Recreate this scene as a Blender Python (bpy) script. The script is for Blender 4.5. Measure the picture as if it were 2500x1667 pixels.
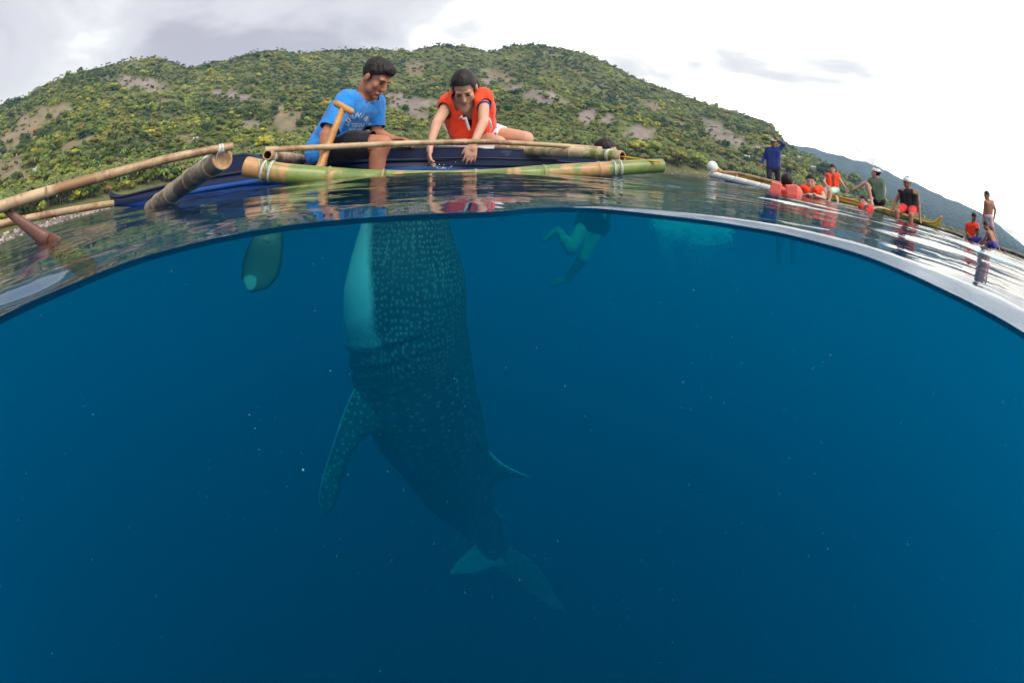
import bpy, bmesh, math, random
import numpy as np
from mathutils import Vector, Matrix, noise as mnoise
from mathutils.bvhtree import BVHTree

random.seed(7); rng = np.random.default_rng(7)
scene = bpy.context.scene
for o in list(bpy.data.objects): bpy.data.objects.remove(o)

# ------------------------------------------------------------------ camera
# an equisolid fisheye in a dome port, its axis 4 cm above the still water
CAM_H = 0.04
FPX = 1160.0                                   # focal length in pixels of a 2500 px wide frame
PITCH, ROLL = math.radians(21.5), math.radians(1.0)
_c, _s, _cp, _sp = math.cos(ROLL), math.sin(ROLL), math.cos(PITCH), math.sin(PITCH)
RGT = np.array([_c, _s*_sp, _s*_cp]); UPV = np.array([-_s, _c*_sp, _c*_cp]); FWD = np.array([0, _cp, -_sp])
cam_d = bpy.data.cameras.new('camera'); cam = bpy.data.objects.new('camera', cam_d)
scene.collection.objects.link(cam); scene.camera = cam
cam.matrix_world = Matrix(((RGT[0], UPV[0], -FWD[0], 0), (RGT[1], UPV[1], -FWD[1], 0), (RGT[2], UPV[2], -FWD[2], CAM_H), (0, 0, 0, 1)))
cam_d.type = 'PANO'
cam_d.panorama_type = 'FISHEYE_EQUISOLID'
cam_d.fisheye_lens = FPX/2500*36
cam_d.fisheye_fov = math.pi*1.2
cam_d.sensor_fit = 'HORIZONTAL'; cam_d.sensor_width = 36; cam_d.sensor_height = 24
cam_d.clip_start = 0.005; cam_d.clip_end = 30000

# ------------------------------------------------------------------ world, sun, exposure
SUN_EL, SUN_AZ = math.radians(52), math.radians(150)      # azimuth clockwise from +Y
world = bpy.data.worlds.new('World'); scene.world = world; world.use_nodes = True
def build_world():
    nt = world.node_tree; nt.nodes.clear(); L = nt.links.new
    N = lambda t, **k: (lambda n: ([setattr(n, a, b) for a, b in k.items()], n)[1])(nt.nodes.new(t))
    out = N('ShaderNodeOutputWorld'); bg = N('ShaderNodeBackground'); bg.inputs['Strength'].default_value = 0.1
    sky = N('ShaderNodeTexSky', sky_type='NISHITA', sun_disc=False, sun_elevation=SUN_EL, sun_rotation=SUN_AZ)
    tc = N('ShaderNodeTexCoord'); sep = N('ShaderNodeSeparateXYZ'); L(tc.outputs['Generated'], sep.inputs[0])
    def M(op, a, b=None, clamp=False):
        m = N('ShaderNodeMath', operation=op, use_clamp=clamp)
        for i, v in enumerate((a, b)):
            if v is None: continue
            if isinstance(v, (int, float)): m.inputs[i].default_value = v
            else: L(v, m.inputs[i])
        return m.outputs[0]
    z = M('ADD', M('MAXIMUM', sep.outputs[2], 0.0), 0.11)
    comb = N('ShaderNodeCombineXYZ'); L(M('DIVIDE', sep.outputs[0], z), comb.inputs[0]); L(M('DIVIDE', sep.outputs[1], z), comb.inputs[1])
    n1 = N('ShaderNodeTexNoise'); n1.inputs['Scale'].default_value = 0.7; n1.inputs['Detail'].default_value = 7; n1.inputs['Roughness'].default_value = 0.52; n1.inputs['Distortion'].default_value = 0.5
    L(comb.outputs[0], n1.inputs['Vector'])
    n2 = N('ShaderNodeTexNoise'); n2.inputs['Scale'].default_value = 0.3; n2.inputs['Detail'].default_value = 3
    L(comb.outputs[0], n2.inputs['Vector'])
    v = M('ADD', M('MULTIPLY', n1.outputs[0], 0.72), M('MULTIPLY', n2.outputs[0], 0.28))
    # thinner, brighter cloud towards the right of the bay
    v = M('ADD', v, M('MULTIPLY', M('ADD', sep.outputs[0], 0.36), 0.165))
    v = M('SUBTRACT', v, M('MULTIPLY', M('POWER', 0.0001, M('MAXIMUM', sep.outputs[2], 0.0)), 0.11))
    ramp = N('ShaderNodeValToRGB'); cr = ramp.color_ramp; cr.interpolation = 'EASE'
    cr.elements[0].position = 0.40; cr.elements[0].color = (.52, .51, .60, 1)
    cr.elements[1].position = 0.60; cr.elements[1].color = (1, 1, 1, 1)
    e = cr.elements.new(0.49); e.color = (.76, .77, .84, 1)
    e = cr.elements.new(0.54); e.color = (.92, .94, .97, 1)
    L(v, ramp.inputs[0])
    sc = N('ShaderNodeVectorMath', operation='SCALE'); L(ramp.outputs[0], sc.inputs[0])
    boost = M('ADD', 10.6, M('MULTIPLY', M('SUBTRACT', v, 0.53, clamp=True), 110.0))
    L(boost, sc.inputs['Scale'])
    mix = N('ShaderNodeMix', data_type='RGBA'); mix.inputs[0].default_value = 0.9
    L(sky.outputs[0], mix.inputs[6]); L(sc.outputs[0], mix.inputs[7])
    L(mix.outputs[2], bg.inputs['Color']); L(bg.outputs[0], out.inputs[0])
build_world()
sun_d = bpy.data.lights.new('sun', 'SUN'); sun_d.energy = 1.5; sun_d.angle = math.radians(14); sun_d.color = (1, .95, .86)
sun = bpy.data.objects.new('sun', sun_d); scene.collection.objects.link(sun)
_sd = Vector((math.sin(SUN_AZ)*math.cos(SUN_EL), math.cos(SUN_AZ)*math.cos(SUN_EL), math.sin(SUN_EL)))
sun.rotation_euler = (-_sd).to_track_quat('-Z', 'Y').to_euler()
vs = scene.view_settings
vs.view_transform = 'Standard'; vs.look = 'None'; vs.exposure = 0.0; vs.gamma = 1.0; vs.use_curve_mapping = False
scene.render.engine = 'CYCLES'
cy = scene.cycles
cy.max_bounces = 8; cy.transparent_max_bounces = 16; cy.volume_bounces = 2; cy.diffuse_bounces = 3; cy.glossy_bounces = 3
cy.use_denoising = True; cy.caustics_reflective = False; cy.caustics_refractive = False
cy.sample_clamp_indirect = 6

# ------------------------------------------------------------------ placement helpers (2500 px wide sighting grid -> metres)
CAMP = np.array([0, 0, CAM_H])
def D(x, y):
    dx = x-1250; dy = 833.5-y; rr = math.hypot(dx, dy)+1e-9; th = 2*math.asin(rr/(2*FPX))
    return math.sin(th)*(dx/rr*RGT+dy/rr*UPV)+math.cos(th)*FWD
def P(x, y, d): return CAMP+D(x, y)*d
def PY(x, y, Y):
    d = D(x, y); return CAMP+d*(Y/d[1])
def AE(x, y):
    d = D(x, y); return math.atan2(d[0], d[1]), math.asin(d[2])
def sstep(a, b, x):
    t = np.clip((x-a)/(b-a), 0, 1); return t*t*(3-2*t)

# ------------------------------------------------------------------ object helpers
col = scene.collection
def tag(o, label=None, cat=None, group=None, kind=None):
    if label: o['label'] = label
    if cat: o['category'] = cat
    if group: o['group'] = group
    if kind: o['kind'] = kind
    return o
def empty(name, loc=(0, 0, 0), label=None, cat=None, group=None):
    o = bpy.data.objects.new(name, None); col.objects.link(o); o.location = Vector(loc); o.empty_display_size = .1
    return tag(o, label, cat, group)
def link(name, me, mat, parent=None):
    """geometry is given in world metres; a child keeps it there"""
    o = bpy.data.objects.new(name, me); col.objects.link(o)
    if mat is not None and not me.materials: me.materials.append(mat)
    if parent is not None:
        o.parent = parent
        o.matrix_parent_inverse = Matrix.Translation(-_wloc(parent))
    return o
def _wloc(o):
    v = Vector(o.location)
    return v
def mesh(name, V, F, smooth=True):
    me = bpy.data.meshes.new(name); me.from_pydata([tuple(map(float, v)) for v in V], [], [tuple(map(int, f)) for f in F])
    if smooth: me.polygons.foreach_set('use_smooth', [True]*len(me.polygons))
    me.update(); return me
def np_mesh(name, V, F, smooth=True):
    """V (n,3), F (m,k) with k 3 or 4: fast"""
    V = np.ascontiguousarray(V, np.float32); F = np.ascontiguousarray(F, np.int32); m, k = F.shape
    me = bpy.data.meshes.new(name); me.vertices.add(len(V)); me.vertices.foreach_set('co', V.ravel())
    me.loops.add(m*k); me.loops.foreach_set('vertex_index', F.ravel())
    me.polygons.add(m); me.polygons.foreach_set('loop_start', np.arange(0, m*k, k, dtype=np.int32))
    if smooth: me.polygons.foreach_set('use_smooth', np.ones(m, bool))
    me.update(calc_edges=True); return me
def vcol(me, name, arr):
    a = me.color_attributes.new(name, 'FLOAT_COLOR', 'POINT')
    arr = np.asarray(arr, np.float32)
    if arr.shape[1] == 3: arr = np.hstack([arr, np.ones((len(arr), 1), np.float32)])
    a.data.foreach_set('color', arr.ravel())
def nrm(v):
    v = np.array(v, float); return v/(np.linalg.norm(v)+1e-12)
def frame(t, ref=(0, 0, 1)):
    t = nrm(t); r = np.array(ref, float)
    if abs(np.dot(t, nrm(r))) > .97: r = np.array([1., 0, 0]) if abs(t[0]) < .9 else np.array([0, 1., 0])
    a = nrm(np.cross(t, r)); b = np.cross(a, t); return t, a, b
class MB:
    def __init__(s): s.V = []; s.F = []
    def add(s, V, F):
        n = len(s.V); s.V += [tuple(v) for v in V]; s.F += [tuple(i+n for i in f) for f in F]; return s
    def tube(s, pts, rad, seg=12, caps=True, ref=(0, 0, 1), sx=1.0):
        pts = [np.array(p, float) for p in pts]; n = len(pts)
        if not hasattr(rad, '__len__'): rad = [rad]*n
        V = []; F = []
        for i, p in enumerate(pts):
            t = pts[min(i+1, n-1)]-pts[max(i-1, 0)]; _, a, b = frame(t, ref)
            for k in range(seg):
                an = 2*math.pi*k/seg; V.append(p+rad[i]*(sx*math.cos(an)*a+math.sin(an)*b))
        for i in range(n-1):
            for k in range(seg):
                k2 = (k+1) % seg; F.append((i*seg+k, i*seg+k2, (i+1)*seg+k2, (i+1)*seg+k))
        if caps: F.append(tuple(range(seg))[::-1]); F.append(tuple((n-1)*seg+k for k in range(seg)))
        return s.add(V, F)
    def box(s, c, sz, R=None):
        R = np.eye(3) if R is None else np.array(R); c = np.array(c, float); h = np.array(sz)/2
        V = [c+R@(h*np.array(q)) for q in ((-1, -1, -1), (1, -1, -1), (1, 1, -1), (-1, 1, -1), (-1, -1, 1), (1, -1, 1), (1, 1, 1), (-1, 1, 1))]
        return s.add(V, [(0, 3, 2, 1), (4, 5, 6, 7), (0, 1, 5, 4), (1, 2, 6, 5), (2, 3, 7, 6), (3, 0, 4, 7)])
    def ell(s, c, r, R=None, nu=16, nv=10):
        R = np.eye(3) if R is None else np.array(R); c = np.array(c, float); r = np.array(r)*np.ones(3)
        V = [c+R@(r*np.array([0, 0, -1.]))]; F = []
        for j in range(1, nv):
            th = math.pi*j/nv-math.pi/2
            for k in range(nu):
                an = 2*math.pi*k/nu; V.append(c+R@(r*np.array([math.cos(th)*math.cos(an), math.cos(th)*math.sin(an), math.sin(th)])))
        V.append(c+R@(r*np.array([0, 0, 1.])))
        for k in range(nu): F.append((0, 1+(k+1) % nu, 1+k))
        for j in range(nv-2):
            for k in range(nu):
                a = 1+j*nu+k; b = 1+j*nu+(k+1) % nu; F.append((a, b, b+nu, a+nu))
        t = len(V)-1
        for k in range(nu): F.append((t, 1+(nv-2)*nu+k, 1+(nv-2)*nu+(k+1) % nu))
        return s.add(V, F)
    def cap(s, p0, p1, r0, r1=None, seg=14):
        """tapered capsule"""
        r1 = r0 if r1 is None else r1; p0 = np.array(p0, float); p1 = np.array(p1, float)
        t = nrm(p1-p0); pts = []; rad = []
        for a in (-85, -60, -30, 0): pts.append(p0+t*r0*math.sin(math.radians(a))); rad.append(r0*math.cos(math.radians(a)))
        for a in (0, 30, 60, 85): pts.append(p1+t*r1*math.sin(math.radians(a))); rad.append(r1*math.cos(math.radians(a)))
        return s.tube(pts, rad, seg)
    def torus(s, c, n, R, r, seg=16, rs=6):
        _, a, b = frame(n); c = np.array(c, float); V = []; F = []; t = nrm(n)
        for i in range(seg):
            an = 2*math.pi*i/seg; e = math.cos(an)*a+math.sin(an)*b
            for k in range(rs):
                q = 2*math.pi*k/rs; V.append(c+e*(R+r*math.cos(q))+t*r*math.sin(q))
        for i in range(seg):
            for k in range(rs):
                i2 = (i+1) % seg; k2 = (k+1) % rs; F.append((i*rs+k, i2*rs+k, i2*rs+k2, i*rs+k2))
        return s.add(V, F)
    def build(s, name, mat, parent=None, smooth=True):
        return link(name, mesh(name, s.V, s.F, smooth), mat, parent)
def resample(pts, n, smooth=True):
    """Catmull-Rom through points"""
    pts = [np.array(p, float) for p in pts]; m = len(pts)-1; out = []
    for i in range(n+1):
        u = i/n*m; k = min(int(u), m-1); t = u-k
        p1, p2 = pts[k], pts[k+1]; p0 = pts[k-1] if k > 0 else 2*p1-p2; p3 = pts[k+2] if k+2 <= m else 2*p2-p1
        out.append(.5*((2*p1)+(-p0+p2)*t+(2*p0-5*p1+4*p2-p3)*t*t+(-p0+3*p1-3*p2+p3)*t**3))
    return out

# ------------------------------------------------------------------ materials
class NT:
    def __init__(s, name):
        s.m = bpy.data.materials.new(name); s.m.use_nodes = True; s.t = s.m.node_tree; s.t.nodes.clear()
        s.out = s.n('ShaderNodeOutputMaterial')
    def n(s, t, **k):
        o = s.t.nodes.new(t)
        for a, b in k.items(): setattr(o, a, b)
        return o
    def l(s, a, b): s.t.links.new(a, b)
    def set(s, sock, v):
        if hasattr(v, 'links') or isinstance(v, bpy.types.NodeSocket): s.l(v, sock)
        else: sock.default_value = v
    def math(s, op, a, b=0.0, clamp=False):
        m = s.n('ShaderNodeMath', operation=op, use_clamp=clamp); s.set(m.inputs[0], a); s.set(m.inputs[1], b); return m.outputs[0]
    def noise(s, scale, detail=4, rough=.55, vec=None, dist=0):
        n = s.n('ShaderNodeTexNoise'); n.inputs['Scale'].default_value = scale; n.inputs['Detail'].default_value = detail
        n.inputs['Roughness'].default_value = rough; n.inputs['Distortion'].default_value = dist
        if vec is not None: s.l(vec, n.inputs['Vector'])
        return n.outputs[0]
    def ramp(s, fac, stops):
        r = s.n('ShaderNodeValToRGB'); e = r.color_ramp.elements
        e[0].position, e[0].color = stops[0][0], (*stops[0][1], 1)
        e[1].position, e[1].color = stops[-1][0], (*stops[-1][1], 1)
        for p, c in stops[1:-1]: q = e.new(p); q.color = (*c, 1)
        s.l(fac, r.inputs[0]); return r.outputs[0]
    def mix(s, fac, a, b, mode='MIX'):
        m = s.n('ShaderNodeMix', data_type='RGBA', blend_type=mode); s.set(m.inputs[0], fac)
        for i, v in ((6, a), (7, b)):
            if isinstance(v, tuple): m.inputs[i].default_value = (*v, 1) if len(v) == 3 else v
            else: s.l(v, m.inputs[i])
        return m.outputs[2]
    def attr(s, name, out='Color'):
        a = s.n('ShaderNodeAttribute', attribute_name=name); return a.outputs[out]
    def obj(s):
        return s.n('ShaderNodeTexCoord').outputs['Object']
    def pbr(s, color, rough=.6, bump=None, bstr=.3, bdist=.01, sss=0, spec=.5, sheen=0, coat=0):
        b = s.n('ShaderNodeBsdfPrincipled')
        if isinstance(color, tuple): b.inputs['Base Color'].default_value = (*color, 1)
        else: s.l(color, b.inputs['Base Color'])
        s.set(b.inputs['Roughness'], rough); b.inputs['Specular IOR Level'].default_value = spec
        if sss:
            b.inputs['Subsurface Weight'].default_value = sss; b.inputs['Subsurface Radius'].default_value = (.012, .004, .002); b.inputs['Subsurface Scale'].default_value = 1.0
        if sheen: b.inputs['Sheen Weight'].default_value = sheen
        if coat: b.inputs['Coat Weight'].default_value = coat; b.inputs['Coat Roughness'].default_value = .15
        if bump is not None:
            bp = s.n('ShaderNodeBump'); bp.inputs['Strength'].default_value = bstr; bp.inputs['Distance'].default_value = bdist
            s.l(bump, bp.inputs['Height']); s.l(bp.outputs[0], b.inputs['Normal'])
        s.l(b.outputs[0], s.out.inputs['Surface']); return s.m
def simple(name, color, rough=.6, var=.25, scale=20, bstr=.3, bdist=.004, **k):
    t = NT(name); o = t.obj(); n = t.noise(scale, 5, .6, o)
    c = t.ramp(n, [(.3, tuple(x*(1-var) for x in color)), (.7, tuple(min(1, x*(1+var)) for x in color))])
    return t.pbr(c, rough, bump=t.noise(scale*3, 4, .6, o), bstr=bstr, bdist=bdist, **k)
def skin(name, color, red=(.12, .02, 0)):
    t = NT(name); o = t.obj(); n = t.noise(14, 4, .6, o)
    c = t.ramp(n, [(.3, tuple(x*.86 for x in color)), (.7, tuple(x*1.12 for x in color))])
    return t.pbr(c, .58, bump=t.noise(180, 3, .6, o), bstr=.15, bdist=.001, sss=.15, spec=.3)
SKIN_MAN = skin('skin_dark_tan', (.42, .175, .105))
SKIN_WOMAN = skin('skin_tan', (.60, .33, .225))
SKIN_PALE = skin('skin_light', (.58, .33, .235))
SKIN_BROWN = skin('skin_brown', (.33, .15, .09))
LIPS = simple('lips', (.33, .10, .085), .4, .1)
EYE = simple('eye_dark', (.015, .01, .008), .25, .1)
EYEW = simple('eye_white', (.6, .55, .5), .3, .05)
def hairmat():
    t = NT('hair_black'); o = t.obj(); mp = t.n('ShaderNodeMapping'); mp.inputs['Scale'].default_value = (60, 60, 12); t.l(o, mp.inputs[0])
    n = t.noise(1.5, 5, .7, mp.outputs[0]); c = t.ramp(n, [(.3, (.004, .003, .003)), (.7, (.020, .013, .012))])
    return t.pbr(c, .5, bump=n, bstr=.6, bdist=.005, spec=.3)
HAIR = hairmat()
def cloth(name, color, var=.12, rough=.85):
    t = NT(name); o = t.obj(); n = t.noise(9, 5, .6, o, 1.0)
    c = t.ramp(n, [(.3, tuple(x*(1-var) for x in color)), (.7, tuple(min(1, x*(1+var)) for x in color))])
    b = t.math('ADD', t.math('MULTIPLY', t.noise(14, 3, .5, o, 1.5), 1.0), t.math('MULTIPLY', t.noise(400, 2, .5, o), .06))
    return t.pbr(c, rough, bump=b, bstr=.55, bdist=.012, sheen=.15, spec=.25)
BLUE_SHIRT = cloth('blue_cotton', (.025, .22, .62), .18)
BLACK_SHORTS = cloth('black_cloth', (.012, .012, .017), .3)
ORANGE = cloth('orange_nylon', (.93, .055, .010), .1, .6)
CORAL = cloth('coral_nylon', (.95, .17, .13), .08, .6)
NAVY = cloth('navy_cloth', (.018, .035, .19), .2)
DARKPANT = cloth('dark_trousers', (.02, .016, .035), .2)
RED = cloth('red_cloth', (.62, .03, .03), .3)
BLACK = cloth('black_tank_cloth', (.012, .012, .016), .2)
OLIVE = cloth('grey_green_rash_vest', (.11, .16, .11), .25)
WHITE = cloth('white_cloth', (.78, .78, .8), .06)
GREYCAP = cloth('grey_cap_cloth', (.42, .42, .46), .1)
TEAL = cloth('white_teal_cloth', (.45, .72, .62), .25)
PURPLE = cloth('violet_blue_cloth', (.06, .05, .33), .2)
def floral():
    t = NT('floral_shorts'); o = t.obj(); v = t.n('ShaderNodeTexVoronoi'); v.inputs['Scale'].default_value = 34; t.l(o, v.inputs[0])
    c = t.ramp(v.outputs['Distance'], [(.18, (.05, .12, .5)), (.3, (.2, .3, .7)), (.36, (.75, .76, .8)), (.9, (.8, .8, .83))])
    return t.pbr(c, .8)
FLORAL = floral()
PRINT = simple('white_print', (.50, .64, .78), .8, .05)

def bamboo_mat(name, base, light, stain, amount=.5, green=None):
    t = NT(name); o = t.obj(); bu = t.attr('buv', 'Vector')
    n = t.noise(5, 6, .65, o, .6); n2 = t.noise(28, 6, .7, o, .4)
    c = t.ramp(t.noise(9, 4, .5, o), [(.3, base), (.7, light)])
    c = t.mix(t.ramp(n, [(.62-.25*amount, (0, 0, 0)), (.68-.22*amount, (1, 1, 1))]), c, stain)
    c = t.mix(t.ramp(n2, [(.56, (0, 0, 0)), (.75, (.75, .75, .75))]), c, tuple(x*.38 for x in stain))
    mp = t.n('ShaderNodeMapping'); mp.inputs['Scale'].default_value = (4, 90, 1); t.l(bu, mp.inputs[0]); sk = t.noise(1.0, 5, .7, mp.outputs[0])
    mp2 = t.n('ShaderNodeMapping'); mp2.inputs['Scale'].default_value = (1.3, 9, 1); t.l(bu, mp2.inputs[0]); gr = t.noise(2.0, 6, .75, mp2.outputs[0], 1.2)
    c = t.mix(t.ramp(sk, [(.50, (0, 0, 0)), (.72, (.45, .45, .45))]), c, tuple(x*.45 for x in stain))
    c = t.mix(t.ramp(gr, [(.56, (0, 0, 0)), (.66, (.7, .7, .7))]), c, (.085, .06, .035))
    a = t.attr('node', 'Fac'); c = t.mix(t.math('MULTIPLY', a, .65), c, (.40, .27, .15))
    return t.pbr(c, .38, bump=n2, bstr=.35, bdist=.003, spec=.5)
BAM_GREEN = bamboo_mat('bamboo_green', (.10, .19, .035), (.24, .30, .075), (.50, .27, .11), .52)
BAM_TAN = bamboo_mat('bamboo_tan', (.36, .225, .11), (.55, .39, .235), (.27, .14, .06), .5)
BAM_MIX = bamboo_mat('bamboo_patchy', (.50, .36, .19), (.66, .52, .34), (.16, .21, .045), .5)
BAM_OLD = bamboo_mat('bamboo_weathered', (.18, .13, .085), (.33, .26, .18), (.085, .06, .04), .5)
CUT = simple('cut_bamboo_end', (.42, .25, .13), .8, .3, 60)
HOLLOW = simple('bamboo_hollow', (.10, .055, .025), .9, .3, 40)
LINE = simple('nylon_line', (.62, .64, .60), .5, .15, 120)
YLINE = simple('yellow_rope', (.62, .33, .02), .7, .2, 120)
def hullmat(name, top, low, z0, rough=.35):
    t = NT(name); o = t.obj(); sp = t.n('ShaderNodeSeparateXYZ'); t.l(o, sp.inputs[0])
    n = t.noise(4, 6, .65, o, .4); mp = t.n('ShaderNodeMapping'); mp.inputs['Scale'].default_value = (1, 1, 10); t.l(o, mp.inputs[0])
    st = t.noise(3.5, 6, .7, mp.outputs[0])
    f = t.math('LESS_THAN', sp.outputs[2], z0)
    c = t.mix(f, top, low)
    c = t.mix(t.ramp(st, [(.5, (0, 0, 0)), (.8, (.55, .55, .55))]), c, tuple(x*.5+.015 for x in top))
    c = t.mix(t.ramp(n, [(.63, (0, 0, 0)), (.72, (.35, .35, .35))]), c, (.22, .25, .3))
    return t.pbr(c, rough, bump=st, bstr=.35, bdist=.004, spec=.45)
HULL_BLUE = hullmat('navy_boat_paint', (.006, .015, .055), (.012, .075, .30), .030)
HULL_TRIM = simple('navy_trim_paint', (.008, .014, .038), .6, .3, 8)
HULL_YELLOW = hullmat('yellow_green_boat_paint', (.74, .42, .01), (.03, .20, .13), .06)
HULL_BROWN = hullmat('dark_brown_boat_paint', (.05, .025, .035), (.03, .02, .03), .0)
BLUE_BAND = simple('bright_blue_boat_paint', (.010, .065, .28), .45, .25, 9)
FOAM = simple('white_float_foam', (.72, .73, .70), .6, .1, 14)
SEAT_W = simple('white_boat_trim', (.72, .72, .72), .5, .1, 12)
def wood(name, a, b, sc=(8, 8, 60)):
    t = NT(name); o = t.obj(); mp = t.n('ShaderNodeMapping'); mp.inputs['Scale'].default_value = sc; t.l(o, mp.inputs[0])
    n = t.noise(1.2, 6, .65, mp.outputs[0], 1.0); c = t.ramp(n, [(.3, a), (.72, b)])
    return t.pbr(c, .4, bump=n, bstr=.25, bdist=.003)
PADDLE = wood('varnished_wood', (.36, .15, .035), (.60, .31, .10), (14, 14, 14))
REDWOOD = wood('red_brown_wood', (.10, .035, .026), (.17, .07, .048), (10, 10, 10))

# ------------------------------------------------------------------ water: surface sheet with the dent of the dome port, and the blue water body below
def sea_surface():
    # the edge of the hole where the dome sits: sighted bearing and angle below the horizon
    rim = [(0, 790), (170, 712), (350, 640), (520, 596), (700, 564), (885, 545), (1000, 538), (1150, 532), (1230, 528), (1290, 520), (1350, 517), (1450, 518), (1600, 533),
           (1750, 551), (1900, 576), (2100, 630), (2300, 716), (2500, 825)]
    amp_at = lambda a: np.interp(a, [-1.2, -.35, 0, .14, .5, 1.2], [.0008, .0008, .0012, .0030, .0066, .0095])
    ra = []; rr = []
    for x, y in rim:
        a, e = AE(x, y); ra.append(a); rr.append((CAM_H+amp_at(a)-.0007)/math.tan(-e)-.008)
    ra = [-math.pi, -2.2, -1.6] + ra + [1.6, 2.2, math.pi]; rr = [.22, .24, .27] + rr + [.27, .24, .22]
    A = np.concatenate([np.linspace(-math.pi, -1.75, 50, endpoint=False), np.linspace(-1.75, 1.75, 1150, endpoint=False), np.linspace(1.75, math.pi, 50, endpoint=False)])
    R0 = np.interp(A, ra, rr)
    k = np.exp(-np.linspace(-2, 2, 31)**2); k /= k.sum(); R0 = np.convolve(np.concatenate([R0[-15:], R0, R0[:15]]), k, 'valid')
    # radial stations: fine over the lip, then geometric
    lip = np.linspace(0, .022, 16)
    rest = [.022]; r = .022; step = .0065
    while r < 8000:
        step *= 1.0 ; r += max(step, (r+.35)*.0185 if r < 60 else (r*.09)); rest.append(r)
    off = np.concatenate([lip, rest[1:]])
    RR = R0[:, None]+off[None, :]
    X = RR*np.sin(A)[:, None]; Y = RR*np.cos(A)[:, None]
    Z = np.zeros_like(X); r_ = np.random.default_rng(12)
    env_far = np.clip(RR/1.6, .35, 1)*np.exp(-np.clip(RR-25, 0, None)/20)
    big = np.clip(RR/3.0, .25, 1.0)
    for i in range(52):
        lam = 0.13*(16.0**(i/51.)) ; th = r_.normal(.25, .75) + (math.pi/2 if r_.random() < .25 else 0)
        kx, ky = math.sin(th)*2*math.pi/lam, math.cos(th)*2*math.pi/lam
        s = .0050 if lam < .3 else (.0088 if lam < .7 else .0100)
        a = lam*s/(2*math.pi)
        # resolve only what the grid can carry
        res = np.clip((lam/(RR*.0185))/4-.5, 0, 1)
        ph = r_.uniform(0, 6.28); ph2 = r_.uniform(0, 6.28)
        group = .6+.55*np.sin(X*kx*.13+Y*ky*.11+ph2)
        Z += a*np.sin(X*kx+Y*ky+ph+.5*np.sin(ph2+X*.9+Y*.7))*res*group*np.where(lam > .8, big, 1)
    Z *= env_far
    fade = sstep(0, .16, off)[None, :]
    Z = Z*(.25+.75*fade)
    # a dip added on the left, tilted to mirror a patch of sky
    Z = Z-.0075*np.exp(-((A[:, None]+1.02-.10*np.sin(RR*9))/.20)**2)*np.exp(-((RR-.43-.03*np.sin(A[:, None]*7))/.05)**2)
    # meniscus on the port glass, and a dip shaped to mirror sky beside it
    wd = np.interp(A, [-.4, .2, 1.2], [.040, .060, .13])[:, None]; trough = -amp_at(A)[:, None]*(1-sstep(0, 1, (off[None, :]-.006)/wd)); rise = .0052*np.clip(1-off/.008, 0, 1)**1.7
    Z = Z+trough+rise[None, :]
    n, m = X.shape
    V = np.stack([X, Y, Z], -1).reshape(-1, 3)
    i = np.arange(n)[:, None]; j = np.arange(m-1)[None, :]; i2 = (i+1) % n
    F = np.stack([i*m+j, i*m+j+1, i2*m+j+1, i2*m+j], -1).reshape(-1, 4)[:, ::-1]
    me = np_mesh('sea', V, F)
    t = NT('sea_water_surface'); geo = t.n('ShaderNodeNewGeometry'); pos = geo.outputs['Position']
    mp = t.n('ShaderNodeMapping'); mp.inputs['Scale'].default_value = (1, 1, 1); t.l(pos, mp.inputs[0])
    vl = t.n('ShaderNodeVectorMath', operation='LENGTH'); t.l(pos, vl.inputs[0])
    far = t.n('ShaderNodeMapRange'); far.inputs[1].default_value = 1.0; far.inputs[2].default_value = 14; t.l(vl.outputs['Value'], far.inputs[0])
    h1 = t.noise(7, 3, .5, mp.outputs[0], .4); h2 = t.noise(1.1, 4, .55, mp.outputs[0], .3)
    hh = t.math('ADD', t.math('MULTIPLY', h1, .004), t.math('MULTIPLY', t.math('MULTIPLY', h2, far.outputs[0]), .12))
    bp = t.n('ShaderNodeBump'); bp.inputs['Strength'].default_value = .55; bp.inputs['Distance'].default_value = 1.0; t.l(hh, bp.inputs['Height'])
    fr = t.n('ShaderNodeFresnel'); fr.inputs['IOR'].default_value = 1.38; t.l(bp.outputs[0], fr.inputs['Normal'])
    gl = t.n('ShaderNodeBsdfGlossy'); gl.inputs['Roughness'].default_value = .02; t.l(bp.outputs[0], gl.inputs['Normal'])
    tr = t.n('ShaderNodeBsdfTransparent'); mx = t.n('ShaderNodeMixShader')
    t.l(fr.outputs[0], mx.inputs[0]); t.l(tr.outputs[0], mx.inputs[1]); t.l(gl.outputs[0], mx.inputs[2]); t.l(mx.outputs[0], t.out.inputs['Surface'])
    o = link('sea', me, t.m); tag(o, 'calm rippled sea surface reflecting hills, boats and sky', 'sea', kind='structure')
def water_body():
    b = MB().box((0, 2000, -20.5), (24000, 24000, 41)); 
    # top 5 mm below the still surface
    V = [(x, y, z if z < -1 else -.005) for x, y, z in b.V]
    t = NT('blue_sea_water'); v = t.n('ShaderNodeVolumePrincipled')
    v.inputs['Density'].default_value = WATER_D; v.inputs['Color'].default_value = WATER_C; v.inputs['Absorption Color'].default_value = WATER_A
    v.inputs['Anisotropy'].default_value = .55
    ab = t.n('ShaderNodeVolumeAbsorption'); ab.inputs['Color'].default_value = (.0, 1, 1, 1); ab.inputs['Density'].default_value = .9
    ad = t.n('ShaderNodeAddShader'); t.l(v.outputs[0], ad.inputs[0]); t.l(ab.outputs[0], ad.inputs[1]); t.l(ad.outputs[0], t.out.inputs['Volume'])
    o = link('sea_water', mesh('sea_water', V, b.F, False), t.m)
    tag(o, 'clear deep blue sea water below the surface', 'water', kind='stuff')
WATER_D = 0.34; WATER_C = (.003, .435, .725, 1); WATER_A = (0.0, .20, .76, 1)
sea_surface(); water_body()

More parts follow.
